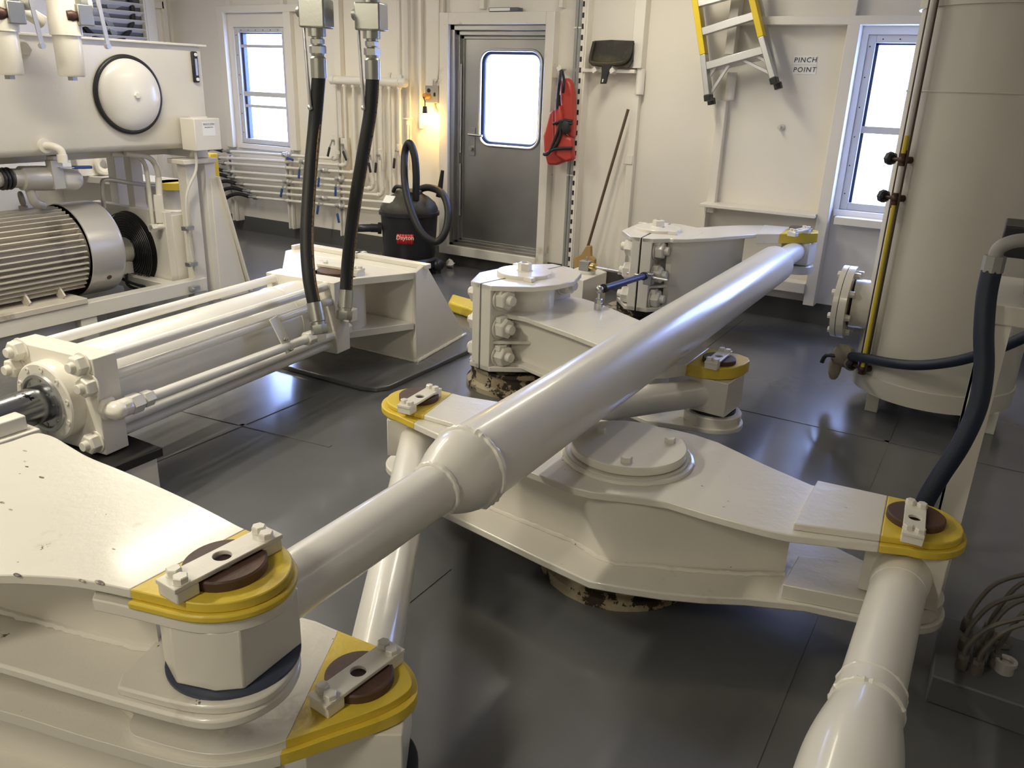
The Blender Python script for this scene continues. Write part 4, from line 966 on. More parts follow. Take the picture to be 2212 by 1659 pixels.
MB().torus((XL+.04,(ly0+ly1)/2,2.35),(1,0,0),.33,.03,48,8).build('fan_ring', BLACK, lo)
for a in range(4):
    an = a*math.pi/2+.4; c = Vector((XL+.035,(ly0+ly1)/2,2.35)); e = Vector((0,math.cos(an),math.sin(an))); MB().bar(c+e*.04, c+e*.28, .15, .006, upv=(1,.4,0)).build('fan_blade', GREYB, lo)
# tiller seen through the gap under the tank
tl = thing('tiller', 'distant white tiller with yellow tip seen under the oil tank', 'tiller', (-7.2, 5.3, 0))
tp_ = oz(379, 392, .80)
MB().cyl((tp_.x, tp_.y, .74),(tp_.x, tp_.y, .80), .16, n=36).build('tip_plate', YEL, tl)
MB().lathe((tp_.x, tp_.y, .50), (0,0,1), [(0,.16),(.05,.16),(.06,.13),(.24,.13)], 36).build('pin_barrel', WHITEC, tl)
MB().prism([(tp_.x-.1,tp_.y-.16),(tp_.x+.02,tp_.y-.16),(tp_.x+.02,tp_.y+.16),(tp_.x-.1,tp_.y+.16),(-8.1,5.1),(-8.1,4.5)], .745, .80).build('arm_plate', WHITEC, tl)
MB().prism([(tp_.x-.15,tp_.y-.1),(tp_.x-.15,tp_.y+.1),(-8.1,5.0),(-8.1,4.6)], .35, .745).build('arm_web', WHITE, tl)
MB().cyl((-8.0,4.8,0),(-8.0,4.8,.85), .25).build('hub', WHITEC, tl)
q = ox(195, 355, -7.4); MB().box(-7.45, -7.35, q.y-.16, q.y+.14, .80, 1.12).build('upright_plate', WHITEC, tl, bevel=.01)
for qx in (226, 286): q = ox(qx, 355, -7.3); MB().torus(q, (1,-.3,0), .07, .03, 24, 8).build('lifting_lug', WHITEC, tl)
MB().box(tp_.x-.35, tp_.x-.05, tp_.y+.45, tp_.y+.55, 0, 1.02).build('yellow_stop', YEL, tl, bevel=.01)
MB().lathe((tp_.x, tp_.y, 0), (0,0,1), [(0,.25),(.3,.2),(.32,.16),(.46,.16)], 30).build('lower_barrel', WHITEC, tl)

# ================================================================ HOSES FROM ABOVE
def hose(label, X0, pts, tX, tY, ztop_fit, stripe_side, blocktop):
    t = thing('hydraulic_hose', label, 'hose', pts[0])
    MB().tube(pts, .036, 20, res=8).build('hose_rubber', RUBBER, t)
    top = Vector(pts[-1]); dn = (Vector(pts[-2])-Vector(pts[-1])).normalized(); z = Vector((0,0,1))
    MB().lathe(top-z*.02, z, [(0,.041),(.095,.041),(.10,.036),(.106,.033),(.115,.036),(.12,.036)], 28).build('crimp_ferrule', STEEL, t)
    n1 = MB().hexa(top+z*.10, z, .044, .038).cyl(top+z*.13, top+z*.15, .032).hexa(top+z*.145, z, .037, .025).cyl(top+z*.165, top+z*.18, .03).build('hose_nut', STEEL, t)
    return top
# first hose
h1b = Vector((-3.145+.0, 3.30, .56)); 
h1 = [oy(680,662,3.10), oy(668,600,3.12), oy(663,510,3.18), oy(670,380,3.28), oy(680,270,3.35), oy(689,160,3.36)]
h2 = [oy(747,634,3.43), oy(752,560,3.48), oy(765,450,3.55), oy(785,330,3.57), oy(800,240,3.59), oy(805,163,3.60)]
t1 = hose('black hydraulic hose, the left of the two hanging to the cylinder', 0, h1, 0, 0, 0, 1, 0)
t2 = hose('black hydraulic hose, the right of the two hanging to the cylinder', 0, h2, 0, 0, 0, 1, 0)
def stripe(pts, parent, k0, k1):
    P = [Vector(p)+R0*.0305-fw*.012 for p in pts]
    MB().tube(P[k0:k1], .0085, 8, res=8).build('printed_stripe', HOSEY, parent)
hs = [o for o in COL.objects if o.name.startswith('hydraulic_hose')]
stripe(h1, hs[0], 0, 5); stripe(h2, hs[1], 0, 6)
def bottom_fit(p, d, parent, down):
    p = Vector(p); d = Vector(d).normalized()
    MB().lathe(p+d*.02, -d, [(0,.042),(.10,.042),(.105,.037),(.12,.037)], 28).build('crimp_ferrule', STEEL, parent)
    MB().hexa(p-d*.10, -d, .046, .05).build('swivel_nut', STEEL, parent)
d_ = h1[1]-h1[0]; bottom_fit(h1[0], d_, hs[0], 0)
d_ = h2[1]-h2[0]; bottom_fit(h2[0], d_, hs[1], 0)
el2 = oy(755, 680, 3.50)
MB().obox((el2.x-.02, 3.50, el2.z), (.055,0,0), (0,.035,0), (0,0,.04)).cyl((el2.x-.07,3.50,el2.z),(el2.x-.10,3.50,el2.z), .045).cyl((el2.x-.02,3.50,el2.z+.03),(el2.x-.02,3.5,el2.z+.07), .032).build('port_elbow', WHITE, hc, bevel=.008)
def ball_block(top, label):
    z = Vector((0,0,1)); b0 = top+z*.195
    t = thing('ball_valve', label, 'valve', b0)
    MB().obox(b0+z*.09, (.068,.02,0), (-.015,.055,0), (0,0,.067)).build('valve_block', STEEL, t, bevel=.008)
    MB().cyl(b0-z*.015, b0+z*.185, .046).build('end_collar', STEEL, t)
    MB().hexa(b0+z*.185, z, .034, .05).cyl(b0+z*.2, Vector((b0.x,b0.y,CEIL)), .024).build('riser_pipe', DKBRASS, t)
    s0 = b0+z*.10+Vector((-.085,-.01,0)); e0 = s0+Vector((.055,-.035,-.46))
    MB().bar(s0, e0, .024, .012, upv=(.5,1,0)).build('lever', STEEL2, t, bevel=.003)
    MB().sphere(e0, .014).build('lever_knob', STEEL2, t); MB().cyl(s0+Vector((.01,0,0)), s0+Vector((-.02,0,0)), .028).build('lever_pivot', STEEL, t)
ball_block(t1, 'zinc plated ball valve block above the left hanging hose'); ball_block(t2, 'zinc plated ball valve block above the right hanging hose')

# ================================================================ GREASE LINES ON THE BACK WALL
YP = 6.60
hd0, hd1 = oy(716, 175, YP), oy(876, 177, YP); zh = (hd0.z+hd1.z)/2
mf = thing('pipe_manifold', 'fat horizontal white header pipe on the back wall beside the door', 'pipe', ((hd0.x+hd1.x)/2, YP, zh))
MB().cyl((hd0.x,YP,zh),(hd1.x,YP,zh), .042, n=32).build('header_pipe', WHITE, mf)
for x in (hd0.x, hd1.x): MB().sphere((x,YP,zh), .042, sc=(.5,1,1)).torus((x+(.05 if x==hd0.x else -.07),YP,zh),(1,0,0),.043,.006,28,6).build('end_cap', WHITE, mf)
xx = oy(863, 100, YP).x; MB().cyl((xx,YP,zh),(xx,YP,CEIL), .022).hexa((xx,YP,zh+.03),(0,0,1),.034,.04).build('riser_pipe', WHITE, mf)
xx = oy(842, 165, YP).x; MB().cyl((xx,YP,zh+.04),(xx,YP,zh+.09), .012).hexa((xx,YP,zh+.07),(0,0,1),.018,.02).build('vent_nipple', WHITE, mf)
rows = [((492,327),(726,343),726),((468,340),(746,357),746),((480,352),(765,373),765),((493,370),(784,393),784),((503,383),(803,408),803),((521,398),(824,422),824),((536,413),(842,438),842),((549,426),(863,458),863)]
PR = .016
def nm_row(i): return ['topmost', 'second', 'third', 'fourth', 'fifth', 'sixth', 'seventh', 'lowest'][i]
for i, (pa, pb, xt) in enumerate(rows):
    yy = YP-.035 if i % 2 else YP
    a = oy(*pa, YP); b_ = oy(*pb, YP); zt = zh-.03; xv = oy(xt, 240, YP).x
    t = thing('grease_pipe', 'white pipe along the back wall, %s of the eight stacked lines' % nm_row(i), 'pipe', (a.x, YP, a.z), 'white grease pipes on the back wall')
    xe = xv-.05
    MB().tube([(a.x,YP,a.z),(xe,YP,b_.z)], PR, 12, res=1).build('horizontal_run', WHITE, t)
    MB().tube([(xe-.01,YP,b_.z),(xe+.03,YP,b_.z+.01),(xv-.005,YP,b_.z+.04),(xv,YP,b_.z+.07)], PR*1.35, 12, res=4).cyl((xe-.02,YP,b_.z),(xe+.01,YP,b_.z),PR*1.6,n=12).cyl((xv,YP,b_.z+.05),(xv,YP,b_.z+.08),PR*1.6,n=12).build('elbow', WHITE, t)
    MB().cyl((xv,YP,b_.z+.06),(xv,YP,zt), PR, n=12).build('vertical_run', WHITE, t)
    MB().cyl((xv,YP,zt-.03),(xv,YP,zt+.0), PR*1.5, n=12).build('pipe_nut', WHITE, t)
    MB().hexa((a.x,YP,a.z),(1,0,0),PR*1.7,.05).cyl((a.x-.09,YP,a.z),(a.x,YP,a.z),PR*.9,n=10).build('hose_adapter', STEEL, t)
# black hoses dropping off the left ends
for i in (0, 3, 4, 5, 6, 7):
    a = oy(*rows[i][0], YP)
    t = tag(MB().tube([(a.x-.09,YP,a.z),(a.x-.25,YP-.02,a.z+.015),(a.x-.42,YP-.05,a.z-.05),(a.x-.50-.02*i,YP-.06,a.z-.25 if i else a.z-.1),(a.x-.50-.01*i,YP-.06,max(.03,a.z-.42))], .021, 10).build('rubber_hose', RUBBER), 'black rubber hose curving off the left end of the %s white pipe' % nm_row(i), 'hose', 'rubber hoses on the grease pipes')
# brackets
for (x, y0, y1) in ((500,335,474),(624,330,492),(737,298,508)):
    p0 = oy(x, y0, YP+.05); p1 = oy(x, y1, YP+.05)
    t = thing('pipe_bracket', 'white channel bracket holding the stacked pipes, %s' % {500:'leftmost of three',624:'middle of three below the window',737:'right one by the vertical pipes'}[x], 'bracket', (p0.x, YP+.05, p1.z), 'channel brackets behind the pipes')
    MB().box(p0.x-.035, p0.x-.02, YP+.02, YW, p1.z, p0.z).box(p0.x-.035, p0.x+.035, YP+.05, YP+.065, p1.z, p0.z).box(p0.x+.02, p0.x+.035, YP+.02, YW, p1.z, p0.z).build('channel', WHITEC, t)
    for i, r_ in enumerate(rows):
        a = oy(*r_[0], YP); b_ = oy(*r_[1], YP)
        if a.x < p0.x < b_.x:
            z = a.z+(b_.z-a.z)*(p0.x-a.x)/(b_.x-a.x); MB().torus((p0.x,YP,z),(1,0,0),.019,.006,14,6).build('u_clamp', WHITE, t)
# ball valves with lever grips
def small_valve(x, y, col, lean, label, grp, vertical=False, dx=0):
    p = oy(x, y, YP); t = thing('lever_valve', label, 'valve', (p.x, YP, p.z), grp)
    if vertical: MB().cyl((0+p.x,YP,p.z-.05),(p.x,YP,p.z+.05),.026,n=14).hexa((p.x,YP,p.z+.04),(0,0,1),.03,.02).build('valve_body', WHITE, t)
    else: MB().cyl((p.x-.06,YP,p.z),(p.x+.06,YP,p.z),.026,n=14).hexa((p.x+.05,YP,p.z),(1,0,0),.03,.02).sphere((p.x,YP,p.z),.034).build('valve_body', SILVER, t)
    q0 = Vector((p.x, YP-.05, p.z)); q1 = q0+Vector((math.sin(lean)*.07, -.02, -math.cos(lean)*.07)); q2 = q1+Vector((math.sin(lean)*.10, -.005, -math.cos(lean)*.10))
    MB().cyl((p.x,YP-.01,p.z),(p.x,YP-.06,p.z),.010,n=10).bar(q0,q1,.02,.004,upv=(0,1,0)).build('lever', STEEL, t)
    MB().bar(q1,q2,.026,.012,upv=(0,1,0)).build('lever_grip', BLUEV if col else BLKPL, t, bevel=.004)
G1 = 'blue lever valves on the horizontal pipes'; G2 = 'black lever valves on the vertical pipes'
small_valve(620, 335, 1, 1.35, 'blue lever valve turned sideways below the window corner', G1)
small_valve(658, 350, 1, -.15, 'blue lever valve on the second pipe, left of the first hanging hose', G1)
small_valve(700, 368, 1, -.15, 'blue lever valve between the two hanging hoses, uppermost', G1)
small_valve(735, 387, 1, -.05, 'blue lever valve at the right bracket, upper one', G1)
small_valve(622, 393, 1, -.3, 'blue lever valve at the middle bracket below the window', G1)
small_valve(699, 428, 1, -.2, 'blue lever valve between the two hanging hoses, lowest', G1)
small_valve(735, 445, 1, .25, 'blue lever valve at the foot of the right bracket', G1)
small_valve(725, 303, 0, -.3, 'black lever valve on the leftmost vertical pipe', G2, True)
small_valve(745, 312, 0, .5, 'black lever valve on the second vertical pipe', G2, True)
small_valve(803, 335, 0, .25, 'black lever valve just right of the second hanging hose', G2, True)
small_valve(823, 335, 0, -.1, 'black lever valve on the sixth vertical pipe', G2, True)
small_valve(863, 325, 0, -.1, 'black lever valve on the rightmost vertical pipe behind the vacuum hose', G2, True)
# ================================================================ THINGS ALONG THE BACK WALL
# shop vacuum
vx, vy = -4.80, 6.20
va = thing('shop_vacuum', 'black drum shop vacuum with a red name label left of the door', 'vacuum cleaner', (vx, vy, 0))
MB().lathe((vx,vy,.10),(0,0,1),[(0,.225),(.03,.24),(.45,.268),(.455,.285),(.485,.285),(.49,.27)],48).build('drum', BLKPL, va)
MB().lathe((vx,vy,.10),(0,0,1),[(-.06,.20),(-.03,.26),(.04,.262),(.06,.245)],48).build('wheel_base', BLKPL, va)
for k in range(5):
    a = math.radians(-150+k*58); MB().sphere((vx+.27*math.cos(a), vy+.27*math.sin(a), .085), .07, sc=(1,1,.9)).cyl((vx+.27*math.cos(a), vy+.27*math.sin(a), .0),(vx+.27*math.cos(a), vy+.27*math.sin(a), .06), .035, n=14).build('caster', BLKPL, va)
MB().lathe((vx,vy,.585),(0,0,1),[(0,.272),(.03,.270),(.08,.245),(.13,.185),(.16,.13),(.185,.12),(.195,.09)],48).build('motor_lid', DUST, va)
MB().tube([(vx-.09,vy-.12,.76),(vx-.05,vy-.13,.81),(vx+.05,vy-.13,.81),(vx+.09,vy-.12,.76)], .018, 10).build('lid_handle', BLKPL, va)
MB().lathe((vx-.19,vy-.185,.42),(-.7,-.7,.05),[(0,.055),(.03,.055),(.035,.04),(.10,.04)],24).tube([(vx-.24,vy-.235,.425),(vx-.33,vy-.30,.42),(vx-.42,vy-.27,.405),(vx-.46,vy-.22,.39)], .037, 16).build('blower_elbow', BLKPL, va)
P = lambda x, y, Y: oy(x, y, Y)
MB().tube([P(898,432,6.1),P(899,380,6.1),P(895,335,6.1),P(884,309,6.1),P(874,335,6.1),P(875,400,6.0),P(890,460,5.92),P(913,505,5.9),P(942,522,5.95),P(962,500,6.0),P(968,455,6.1),P(955,418,6.2),P(925,405,6.3),P(900,412,6.35)], .033, 14, res=8).build('ribbed_hose', RUBBER, va)
wp = P(956,368,6.42); MB().cyl(P(948,425,6.42), wp, .03, .016, n=16).build('crevice_tool', BLKPL, va)
def on_drum(px_, py_):
    # point on the drum surface facing the viewer
    r = ray(px_, py_); A = r.x*r.x+r.y*r.y; B = -2*(r.x*vx+r.y*vy); Cc = vx*vx+vy*vy-.268**2
    t = (-B-math.sqrt(max(0, B*B-4*A*Cc)))/(2*A); return Vector((r.x*t, r.y*t, H+r.z*t))
lc = on_drum(875, 517); nrm = Vector((lc.x-vx, lc.y-vy, 0)).normalized(); tx = Vector((-nrm.y, nrm.x, 0)); 
if tx.x < 0: tx = -tx
m = MB()
for k in range(6):
    a0 = (k/6-.5)*.155/.268; a1 = ((k+1)/6-.5)*.155/.268
    def cp(a, z, r): n_ = nrm*math.cos(a)+tx*math.sin(a); return Vector((vx,vy,0))+n_*r+Vector((0,0,z))
    r_ = .2685
    v = [m.b.verts.new(cp(a, z, r_)) for a, z in ((a0,lc.z-.045),(a1,lc.z-.045),(a1,lc.z+.045),(a0,lc.z+.045))]
    m.face(v)
lb = m.build('name_label', DECAL, va); s_ = lb.modifiers.new('s', 'SOLIDIFY'); s_.thickness = .002
Rt = Matrix((tx, Vector((0,0,1)), nrm)).transposed()
tob = text_mesh('Dayton', .056, DECALW, 'label_text', Vector((vx,vy,0))+nrm*.278+Vector((0,0,lc.z+.014)), Rt, va, .001, shear=.1)
q = P(890,438,6.05); MB().obox(Vector((vx-.08,vy-.20,.70)),(.055,0,0),(0,.028,.03),(0,-.002,.003)).build('warning_sticker', DECALW, va)
# glove and crumpled paper
tag(MB().sphere(oz(822,552,.03), .06, sc=(1,.7,.5), jit=.12).build('work_glove', DUST), 'crumpled black work glove on the floor left of the vacuum', 'glove')
tag(MB().sphere(oz(972,570,.04), .05, sc=(1,.8,.8), jit=.28, n=10).build('crumpled_paper', PAPER), 'crumpled white paper on the floor right of the vacuum', 'paper')
# outlet box, plug, bulb
bp = oy(938, 203, YW-.03)
ob = thing('outlet_box', 'grey steel outlet and switch box beside the door frame', 'outlet box', (bp.x, YW-.05, bp.z))
MB().box(bp.x-.08, bp.x+.075, YW-.07, YW-.01, bp.z-.08, bp.z+.075).build('box_body', GREYB, ob, bevel=.004)
for dz in (.03,): MB().cyl((bp.x-.035,YW-.074,bp.z+dz),(bp.x-.035,YW-.07,bp.z+dz), .019, n=18).build('socket', BLACK, ob)
MB().box(bp.x+.028, bp.x+.042, YW-.082, YW-.07, bp.z-.02, bp.z+.012).build('switch', BLACK, ob)
MB().tube([(bp.x-.02,YW-.03,bp.z+.07),(bp.x-.01,YW-.03,bp.z+.13),(bp.x+.05,YW-.03,bp.z+.24),(bp.x+.05,YW-.03,CEIL)], .011, 10, res=4).build('conduit', WHITE, ob)
MB().tube([(bp.x+.05,YW-.03,bp.z+.07),(bp.x+.06,YW-.03,bp.z+.13),(bp.x+.09,YW-.03,bp.z+.22),(bp.x+.09,YW-.03,CEIL)], .011, 10, res=4).build('conduit', WHITE, ob)
MB().tube([(bp.x-.01,YW-.03,bp.z-.08),(bp.x+.0,YW-.03,bp.z-.15),(bp.x+.06,YW-.03,bp.z-.17),(bp.x+.1,YW-.03,bp.z-.08),(bp.x+.10,YW-.03,bp.z+.3)], .010, 10).build('flex_conduit', WHITE, ob)
bb = oy(918, 257, 6.60)
bt = thing('light_bulb', 'bare glowing bulb in a black socket plugged into the outlet box', 'bulb', bb)
MB().sphere(bb, .041, sc=(1,1,1.18)).cyl(bb+Vector((0,0,.025)), bb+Vector((0,0,.06)), .018, n=16).build('glass_bulb', BULB, bt)
MB().cyl(bb+Vector((0,0,.05)), bb+Vector((0,0,.115)), .024, .02, n=18).build('lamp_socket', BLKPL, bt)
MB().tube([bb+Vector((0,0,.11)), bb+Vector((.0,0,.16)), Vector((bp.x-.05,6.62,bp.z-.03)), Vector((bp.x-.045,6.66,bp.z-.02))], .005, 8).build('cord', BLKPL, bt)
MB().cyl((bp.x-.035,YW-.072,bp.z-.02),(bp.x-.045,YW-.13,bp.z-.02), .026, n=18).build('plug', ORANGEP, bt)
pl_ = bpy.data.lights.new('bulb_light', 'POINT'); pl_.energy = 1.7; pl_.color = (1,.56,.09); pl_.shadow_soft_size = .04
lo_ = bpy.data.objects.new('bulb_light', pl_); lo_.location = bb+Vector((.05,-.02,-.06)); COL.objects.link(lo_)
q = oy(881, 258, 6.66); t = thing('wall_nozzle', 'small white cone fitting on a thin pipe left of the bulb', 'fitting', q)
MB().lathe(q-Vector((0,0,.05)), (0,0,1), [(0,.02),(.04,.022),(.055,.05),(.065,.05)], 20).build('cone', WHITE, t); MB().cyl((q.x,q.y,q.z-.3),(q.x,q.y,q.z-.05), .01, n=10).build('stem', WHITE, t)
t = thing('wall_conduit', 'thin white conduit climbing beside the door frame top left', 'conduit', (oy(957,60,6.7).x, 6.7, .3))
MB().cyl((t.location.x,6.7,1.9),(t.location.x,6.7,CEIL), .010, n=10).build('conduit_pipe', WHITE, t)
t = thing('wall_conduit', 'white pipe rising to the ceiling left of the outlet box', 'conduit', (oy(884,60,6.7).x, 6.7, .3))
MB().cyl((t.location.x,6.7,.9),(t.location.x,6.7,CEIL), .014, n=10).build('conduit_pipe', WHITE, t)
# conduits on the post right of the door
for i, (x0_, lab) in enumerate(((1246, 'left of the two grey conduits right of the door'), (1253, 'right of the two grey conduits right of the door'))):
    xq = oy(x0_-6, 150, YW-.12).x; t = thing('grey_conduit', 'thin vertical '+lab, 'conduit', (xq, YW-.12, .1), 'grey conduits on the post')
    MB().cyl((xq,YW-.115,.05),(xq,YW-.115,CEIL), .0135, n=12).build('conduit_pipe', GREYB, t)
    for z in (1.0, 2.2): MB().box(xq-.02, xq+.02, YW-.13, YW-.10, z-.006, z+.006).build('conduit_strap', WHITE, t)
xq = oy(1262, 10, YW-.12).x; t = thing('perforated_strip', 'slotted white channel strip on the post right of the door', 'strip', (xq, YW-.1, .1))
MB().box(xq-.018, xq+.018, YW-.115, YW-.09, .1, CEIL).build('strip_body', WALL, t)
m = MB(); k = 0
while .15+k*.085 < CEIL-.05: m.box(xq-.013, xq+.004, YW-.118, YW-.112, .15+k*.085, .19+k*.085); k += 1
s_ = m.build('slots', BLACK, t); s_['kind'] = 'stuff'
# hooks
for x, y in ((1213,148),(1288,152),(1326,153)):
    q = oy(x, y, YW-.12); tag(MB().obox(q, (.016,0,.012),(0,.05,0),(-.010,0,.016)).build('coat_hook', WHITE, None, .002), {1213:'white square hook holding the life vest', 1288:'white square hook left of the dustpan handle', 1326:'white square hook right of the dustpan handle'}[x], 'hook')
# life vest
lv_ = thing('life_vest', 'red foam life vest with black straps hanging right of the door', 'life vest', oy(1205, 250, 6.5))
def slab(pts, Y, th, name, m_, parent, bev=.02):
    return MB().prism_dir([oy(x, y, Y) for x, y in pts], (0, th, 0)).build(name, m_, parent, bevel=bev)
slab([(1208,175),(1222,167),(1231,178),(1236,200),(1238,262),(1236,300),(1222,290),(1212,258),(1209,215)], 6.48, .09, 'collar_panel', RED, lv_)
slab([(1196,233),(1208,226),(1213,248),(1215,290),(1234,300),(1238,345),(1222,351),(1200,338),(1196,300)], 6.44, .07, 'front_panel', RED, lv_)
slab([(1186,243),(1197,236),(1198,330),(1218,349),(1200,357),(1181,356),(1174,325),(1172,294),(1180,268)], 6.50, .09, 'back_panel', RED, lv_)
for pts in ([(1236,262),(1214,262),(1203,290),(1186,330),(1174,333)], [(1195,268),(1215,262),(1236,268)], [(1176,335),(1200,322),(1236,320)], [(1213,265),(1208,300),(1196,320)], [(1213,149),(1210,165),(1206,200),(1203,235)], [(1214,150),(1218,175),(1216,200)]):
    Q = [oy(x, y, 6.425) for x, y in pts]
    if pts[0][1] < 151: Q[0] = oy(1213, 148, YW-.01)
    MB().tube(Q, .013, 8).build('strap', BLKSTRAP, lv_)
MB().sphere(oy(1222,275,6.42), .04, sc=(1,.6,1.4), jit=.08).build('strap_knot', BLKSTRAP, lv_)
slab([(1206,205),(1209,205),(1209,228),(1200,232),(1200,215)], 6.55, .03, 'dark_lining', BLKSTRAP, lv_, .003)
# dustpan
dp = thing('dustpan', 'dirty black dustpan hanging upside down on the wall hooks', 'dustpan', oy(1320, 120, 6.6))
slab([(1283,88),(1320,86),(1369,88),(1367,132),(1358,147),(1336,148),(1322,142),(1296,145),(1278,142),(1272,133),(1276,110)], 6.60, .015, 'pan', DUST, dp, .004)
MB().tube([oy(x,y,6.585) for x, y in ((1284,90),(1276,125),(1282,136),(1330,137),(1356,128),(1367,92))], .016, 8, res=4).build('pan_rim', DUST, dp)
slab([(1299,136),(1322,136),(1313,160),(1308,181),(1296,181),(1299,160)], 6.575, .025, 'handle', BLKPL, dp, .004)
MB().obox(oy(1302,174,6.572), (.005,0,.0),(0,.002,0),(.002,0,.012)).build('hang_hole', WALL, dp)
# broom
br = thing('broom', 'broom with dark handle leaning on the wall behind the clamp tiller', 'broom', oy(1262, 575, 6.55))
MB().cyl(oy(1357,236,6.62), oy(1270,532,6.50), .0125, n=14).build('handle', WOOD, br)
slab([(1266,531),(1275,532),(1275,554),(1284,561),(1283,580),(1240,582),(1238,557),(1254,550)], 6.47, .05, 'broom_head', STRAW, br, .006)
slab([(1240,580),(1283,578),(1290,655),(1236,655)], 6.48, .04, 'bristles', WOOD, br, .003)
# stepladder on the wall
ld = thing('stepladder', 'yellow and aluminium stepladder hanging tilted on the back wall', 'ladder', oy(1590, 100, 6.58))
YLd = 6.53
def LP(x, y, dy=0): return oy(x, y, YLd+dy)
def ext(p, q, L): d = (p-q).normalized(); return p+d*L
for (a, b_, c) in (((1504,0),(1521,118),(1530,205)), ((1627,0),(1646,80),(1671,168))):
    A, Bm, Cc = LP(*a), LP(*b_), LP(*c)
    MB().bar(ext(A, Bm, .35), Bm, .045, .085, upv=(0,1,0)).build('yellow_rail', LADY, ld, bevel=.004)
    MB().bar(Bm, Cc, .042, .082, upv=(0,1,0)).build('lower_rail', STEEL2, ld, bevel=.004)
    MB().bar(Cc, ext(Cc, Bm, .045), .05, .09, upv=(0,1,0)).build('rubber_foot', BLKPL, ld, bevel=.004)
for (a, b_, nm) in (((1516,70),(1632,34),'step'), ((1527,143),(1651,108),'step'), ((1507,8),(1620,-22),'step')):
    MB().bar(LP(*a), LP(*b_), .055, .075, upv=(0,1,0)).build(nm, STEEL2, ld, bevel=.003)
for (a, b_) in (((1512,0),(1536,212)), ((1640,0),(1679,178))):
    A, Bm = LP(a[0], a[1], .11), LP(b_[0], b_[1], .11)
    MB().bar(ext(A, Bm, .35), Bm, .03, .035, upv=(0,1,0)).build('rear_leg', STEEL2, ld, bevel=.003)
    MB().bar(Bm, ext(Bm, A, .05), .05, .06, upv=(0,1,0)).build('rubber_foot', BLKPL, ld, bevel=.004)
for (a, b_) in (((1546,145),(1528,172)), ((1575,140),(1536,200)), ((1605,130),(1663,158)), ((1630,118),(1664,138))):
    MB().bar(LP(a[0],a[1],.02), LP(b_[0],b_[1],.02), .022, .02, upv=(0,1,0)).build('diagonal_brace', STEEL2, ld, bevel=.002)
MB().bar(LP(1535,152,.11), LP(1660,122,.11), .03, .03, upv=(0,1,0)).build('rear_crossbar', STEEL2, ld)
# PINCH POINT labels
RSn = Matrix.Rotation(math.radians(-1.5), 3, 'Y') @ RW
for (word, x, y, lab) in (('PINCH', 1740, 130, 'white label strip reading PINCH, the upper one'), ('POINT', 1738, 151, 'white label strip reading POINT, the lower one')):
    q = oy(x, y, YW); t = thing('wall_label', lab, 'label', (q.x, YW-.003, q.z), 'warning label strips')
    MB().box(q.x-.085, q.x+.085, YW-.004, YW-.0005, q.z-.031, q.z+.031).build('label_strip', DECALW, t)
    text_mesh(word, .050, INK, 'label_text', (q.x, YW-.006, q.z-.0), RSn, t, .0008, shear=.10, space=1.18)
q = oy(1686, 275, YW); t = tag(MB().cyl((q.x,YW,q.z),(q.x,YW-.05,q.z), .013, n=14).cyl((q.x+.01,YW,q.z),(q.x+.01,YW-.01,q.z), .024, n=14).build('wall_stud', STEEL2), 'short steel stud sticking out below the PINCH POINT labels', 'stud')

# ================================================================ RUDDER ANGLE SENSOR
wb = thing('sensor_box', 'white steel box with a round cap behind the front clamp tiller', 'box', (-2.75, 5.3, 0))
zb = .46; q0 = oz(1260, 606, zb); q1 = oz(1311, 587, zb); q2 = oz(1215, 590, zb)
u_ = (q1-q0); 
MB().prism([tuple(q0[:2]), tuple(q1[:2]), tuple((q1+Vector((-.24,.12,0)))[:2]), tuple((q0+Vector((-.24,.12,0)))[:2])], 0, zb).build('box_body', WHITE, wb, bevel=.004)
cq = (q0+q1)/2+Vector((-.10,.05,0)); cq = oz(1266, 590, zb)
MB().cyl(cq, cq+Vector((0,0,.02)), .07, n=30).build('round_cap', WHITE, wb)
an_ = thing('angle_sensor', 'brass and steel sensor with a long thin rod on the white box', 'sensor', cq+Vector((0,0,.02)))
MB().box(cq.x-.05, cq.x+.03, cq.y-.03, cq.y+.03, zb+.02, zb+.09).build('sensor_block', GREYB, an_, bevel=.004)
s0 = cq+Vector((.03,0,.055)); e0 = oz(1443, 606, .56)
dd = (e0-s0).normalized(); MB().cyl(s0, s0+dd*.05, .027, n=20).build('brass_nut', BRASS, an_)
MB().cyl(s0+dd*.05, e0, .010, n=12).build('long_rod', STEEL2, an_)
MB().cyl(cq+Vector((0,0,.09)), cq+Vector((0,0,.12)), .008, n=10).build('set_screw', STEEL2, an_)
fk = s0+dd*((oz(1378, 596, .57)-s0).dot(dd)); MB().box(fk.x-.03, fk.x+.03, fk.y-.03, fk.y+.03, fk.z-.05, fk.z+.03).build('rod_clamp', STEEL, an_, bevel=.004)
lk = thing('linkage_rod', 'dark blue linkage rod with ball joint on the tiller arm', 'linkage', oz(1292, 672, .50))
b0 = oz(1292, 668, .50); top = b0+Vector((0,0,.12)); 
MB().cyl(b0, b0+Vector((0,0,.04)), .026, n=16).hexa(b0+Vector((0,0,.035)), (0,0,1), .024, .03).cyl(b0+Vector((0,0,.06)), top, .012, n=12).build('stud_post', STEEL2, lk)
MB().sphere(top, .024).build('ball_joint', STEEL, lk)
e1 = fk+Vector((-.0,-.03,.02)); d1 = (e1-top).normalized(); L1 = (e1-top).length
MB().cyl(top, top+d1*L1, .009, n=10).build('threaded_end', STEEL, lk)
MB().cyl(top+d1*.06, top+d1*(L1-.05), .020, n=18).build('blue_tube', mat('navy_anodised', (.03,.04,.16), .35), lk)
for f_ in (.055, L1-.085): MB().cyl(top+d1*f_, top+d1*(f_+.03), .027, n=18).build('rubber_collar', BLKPL, lk)

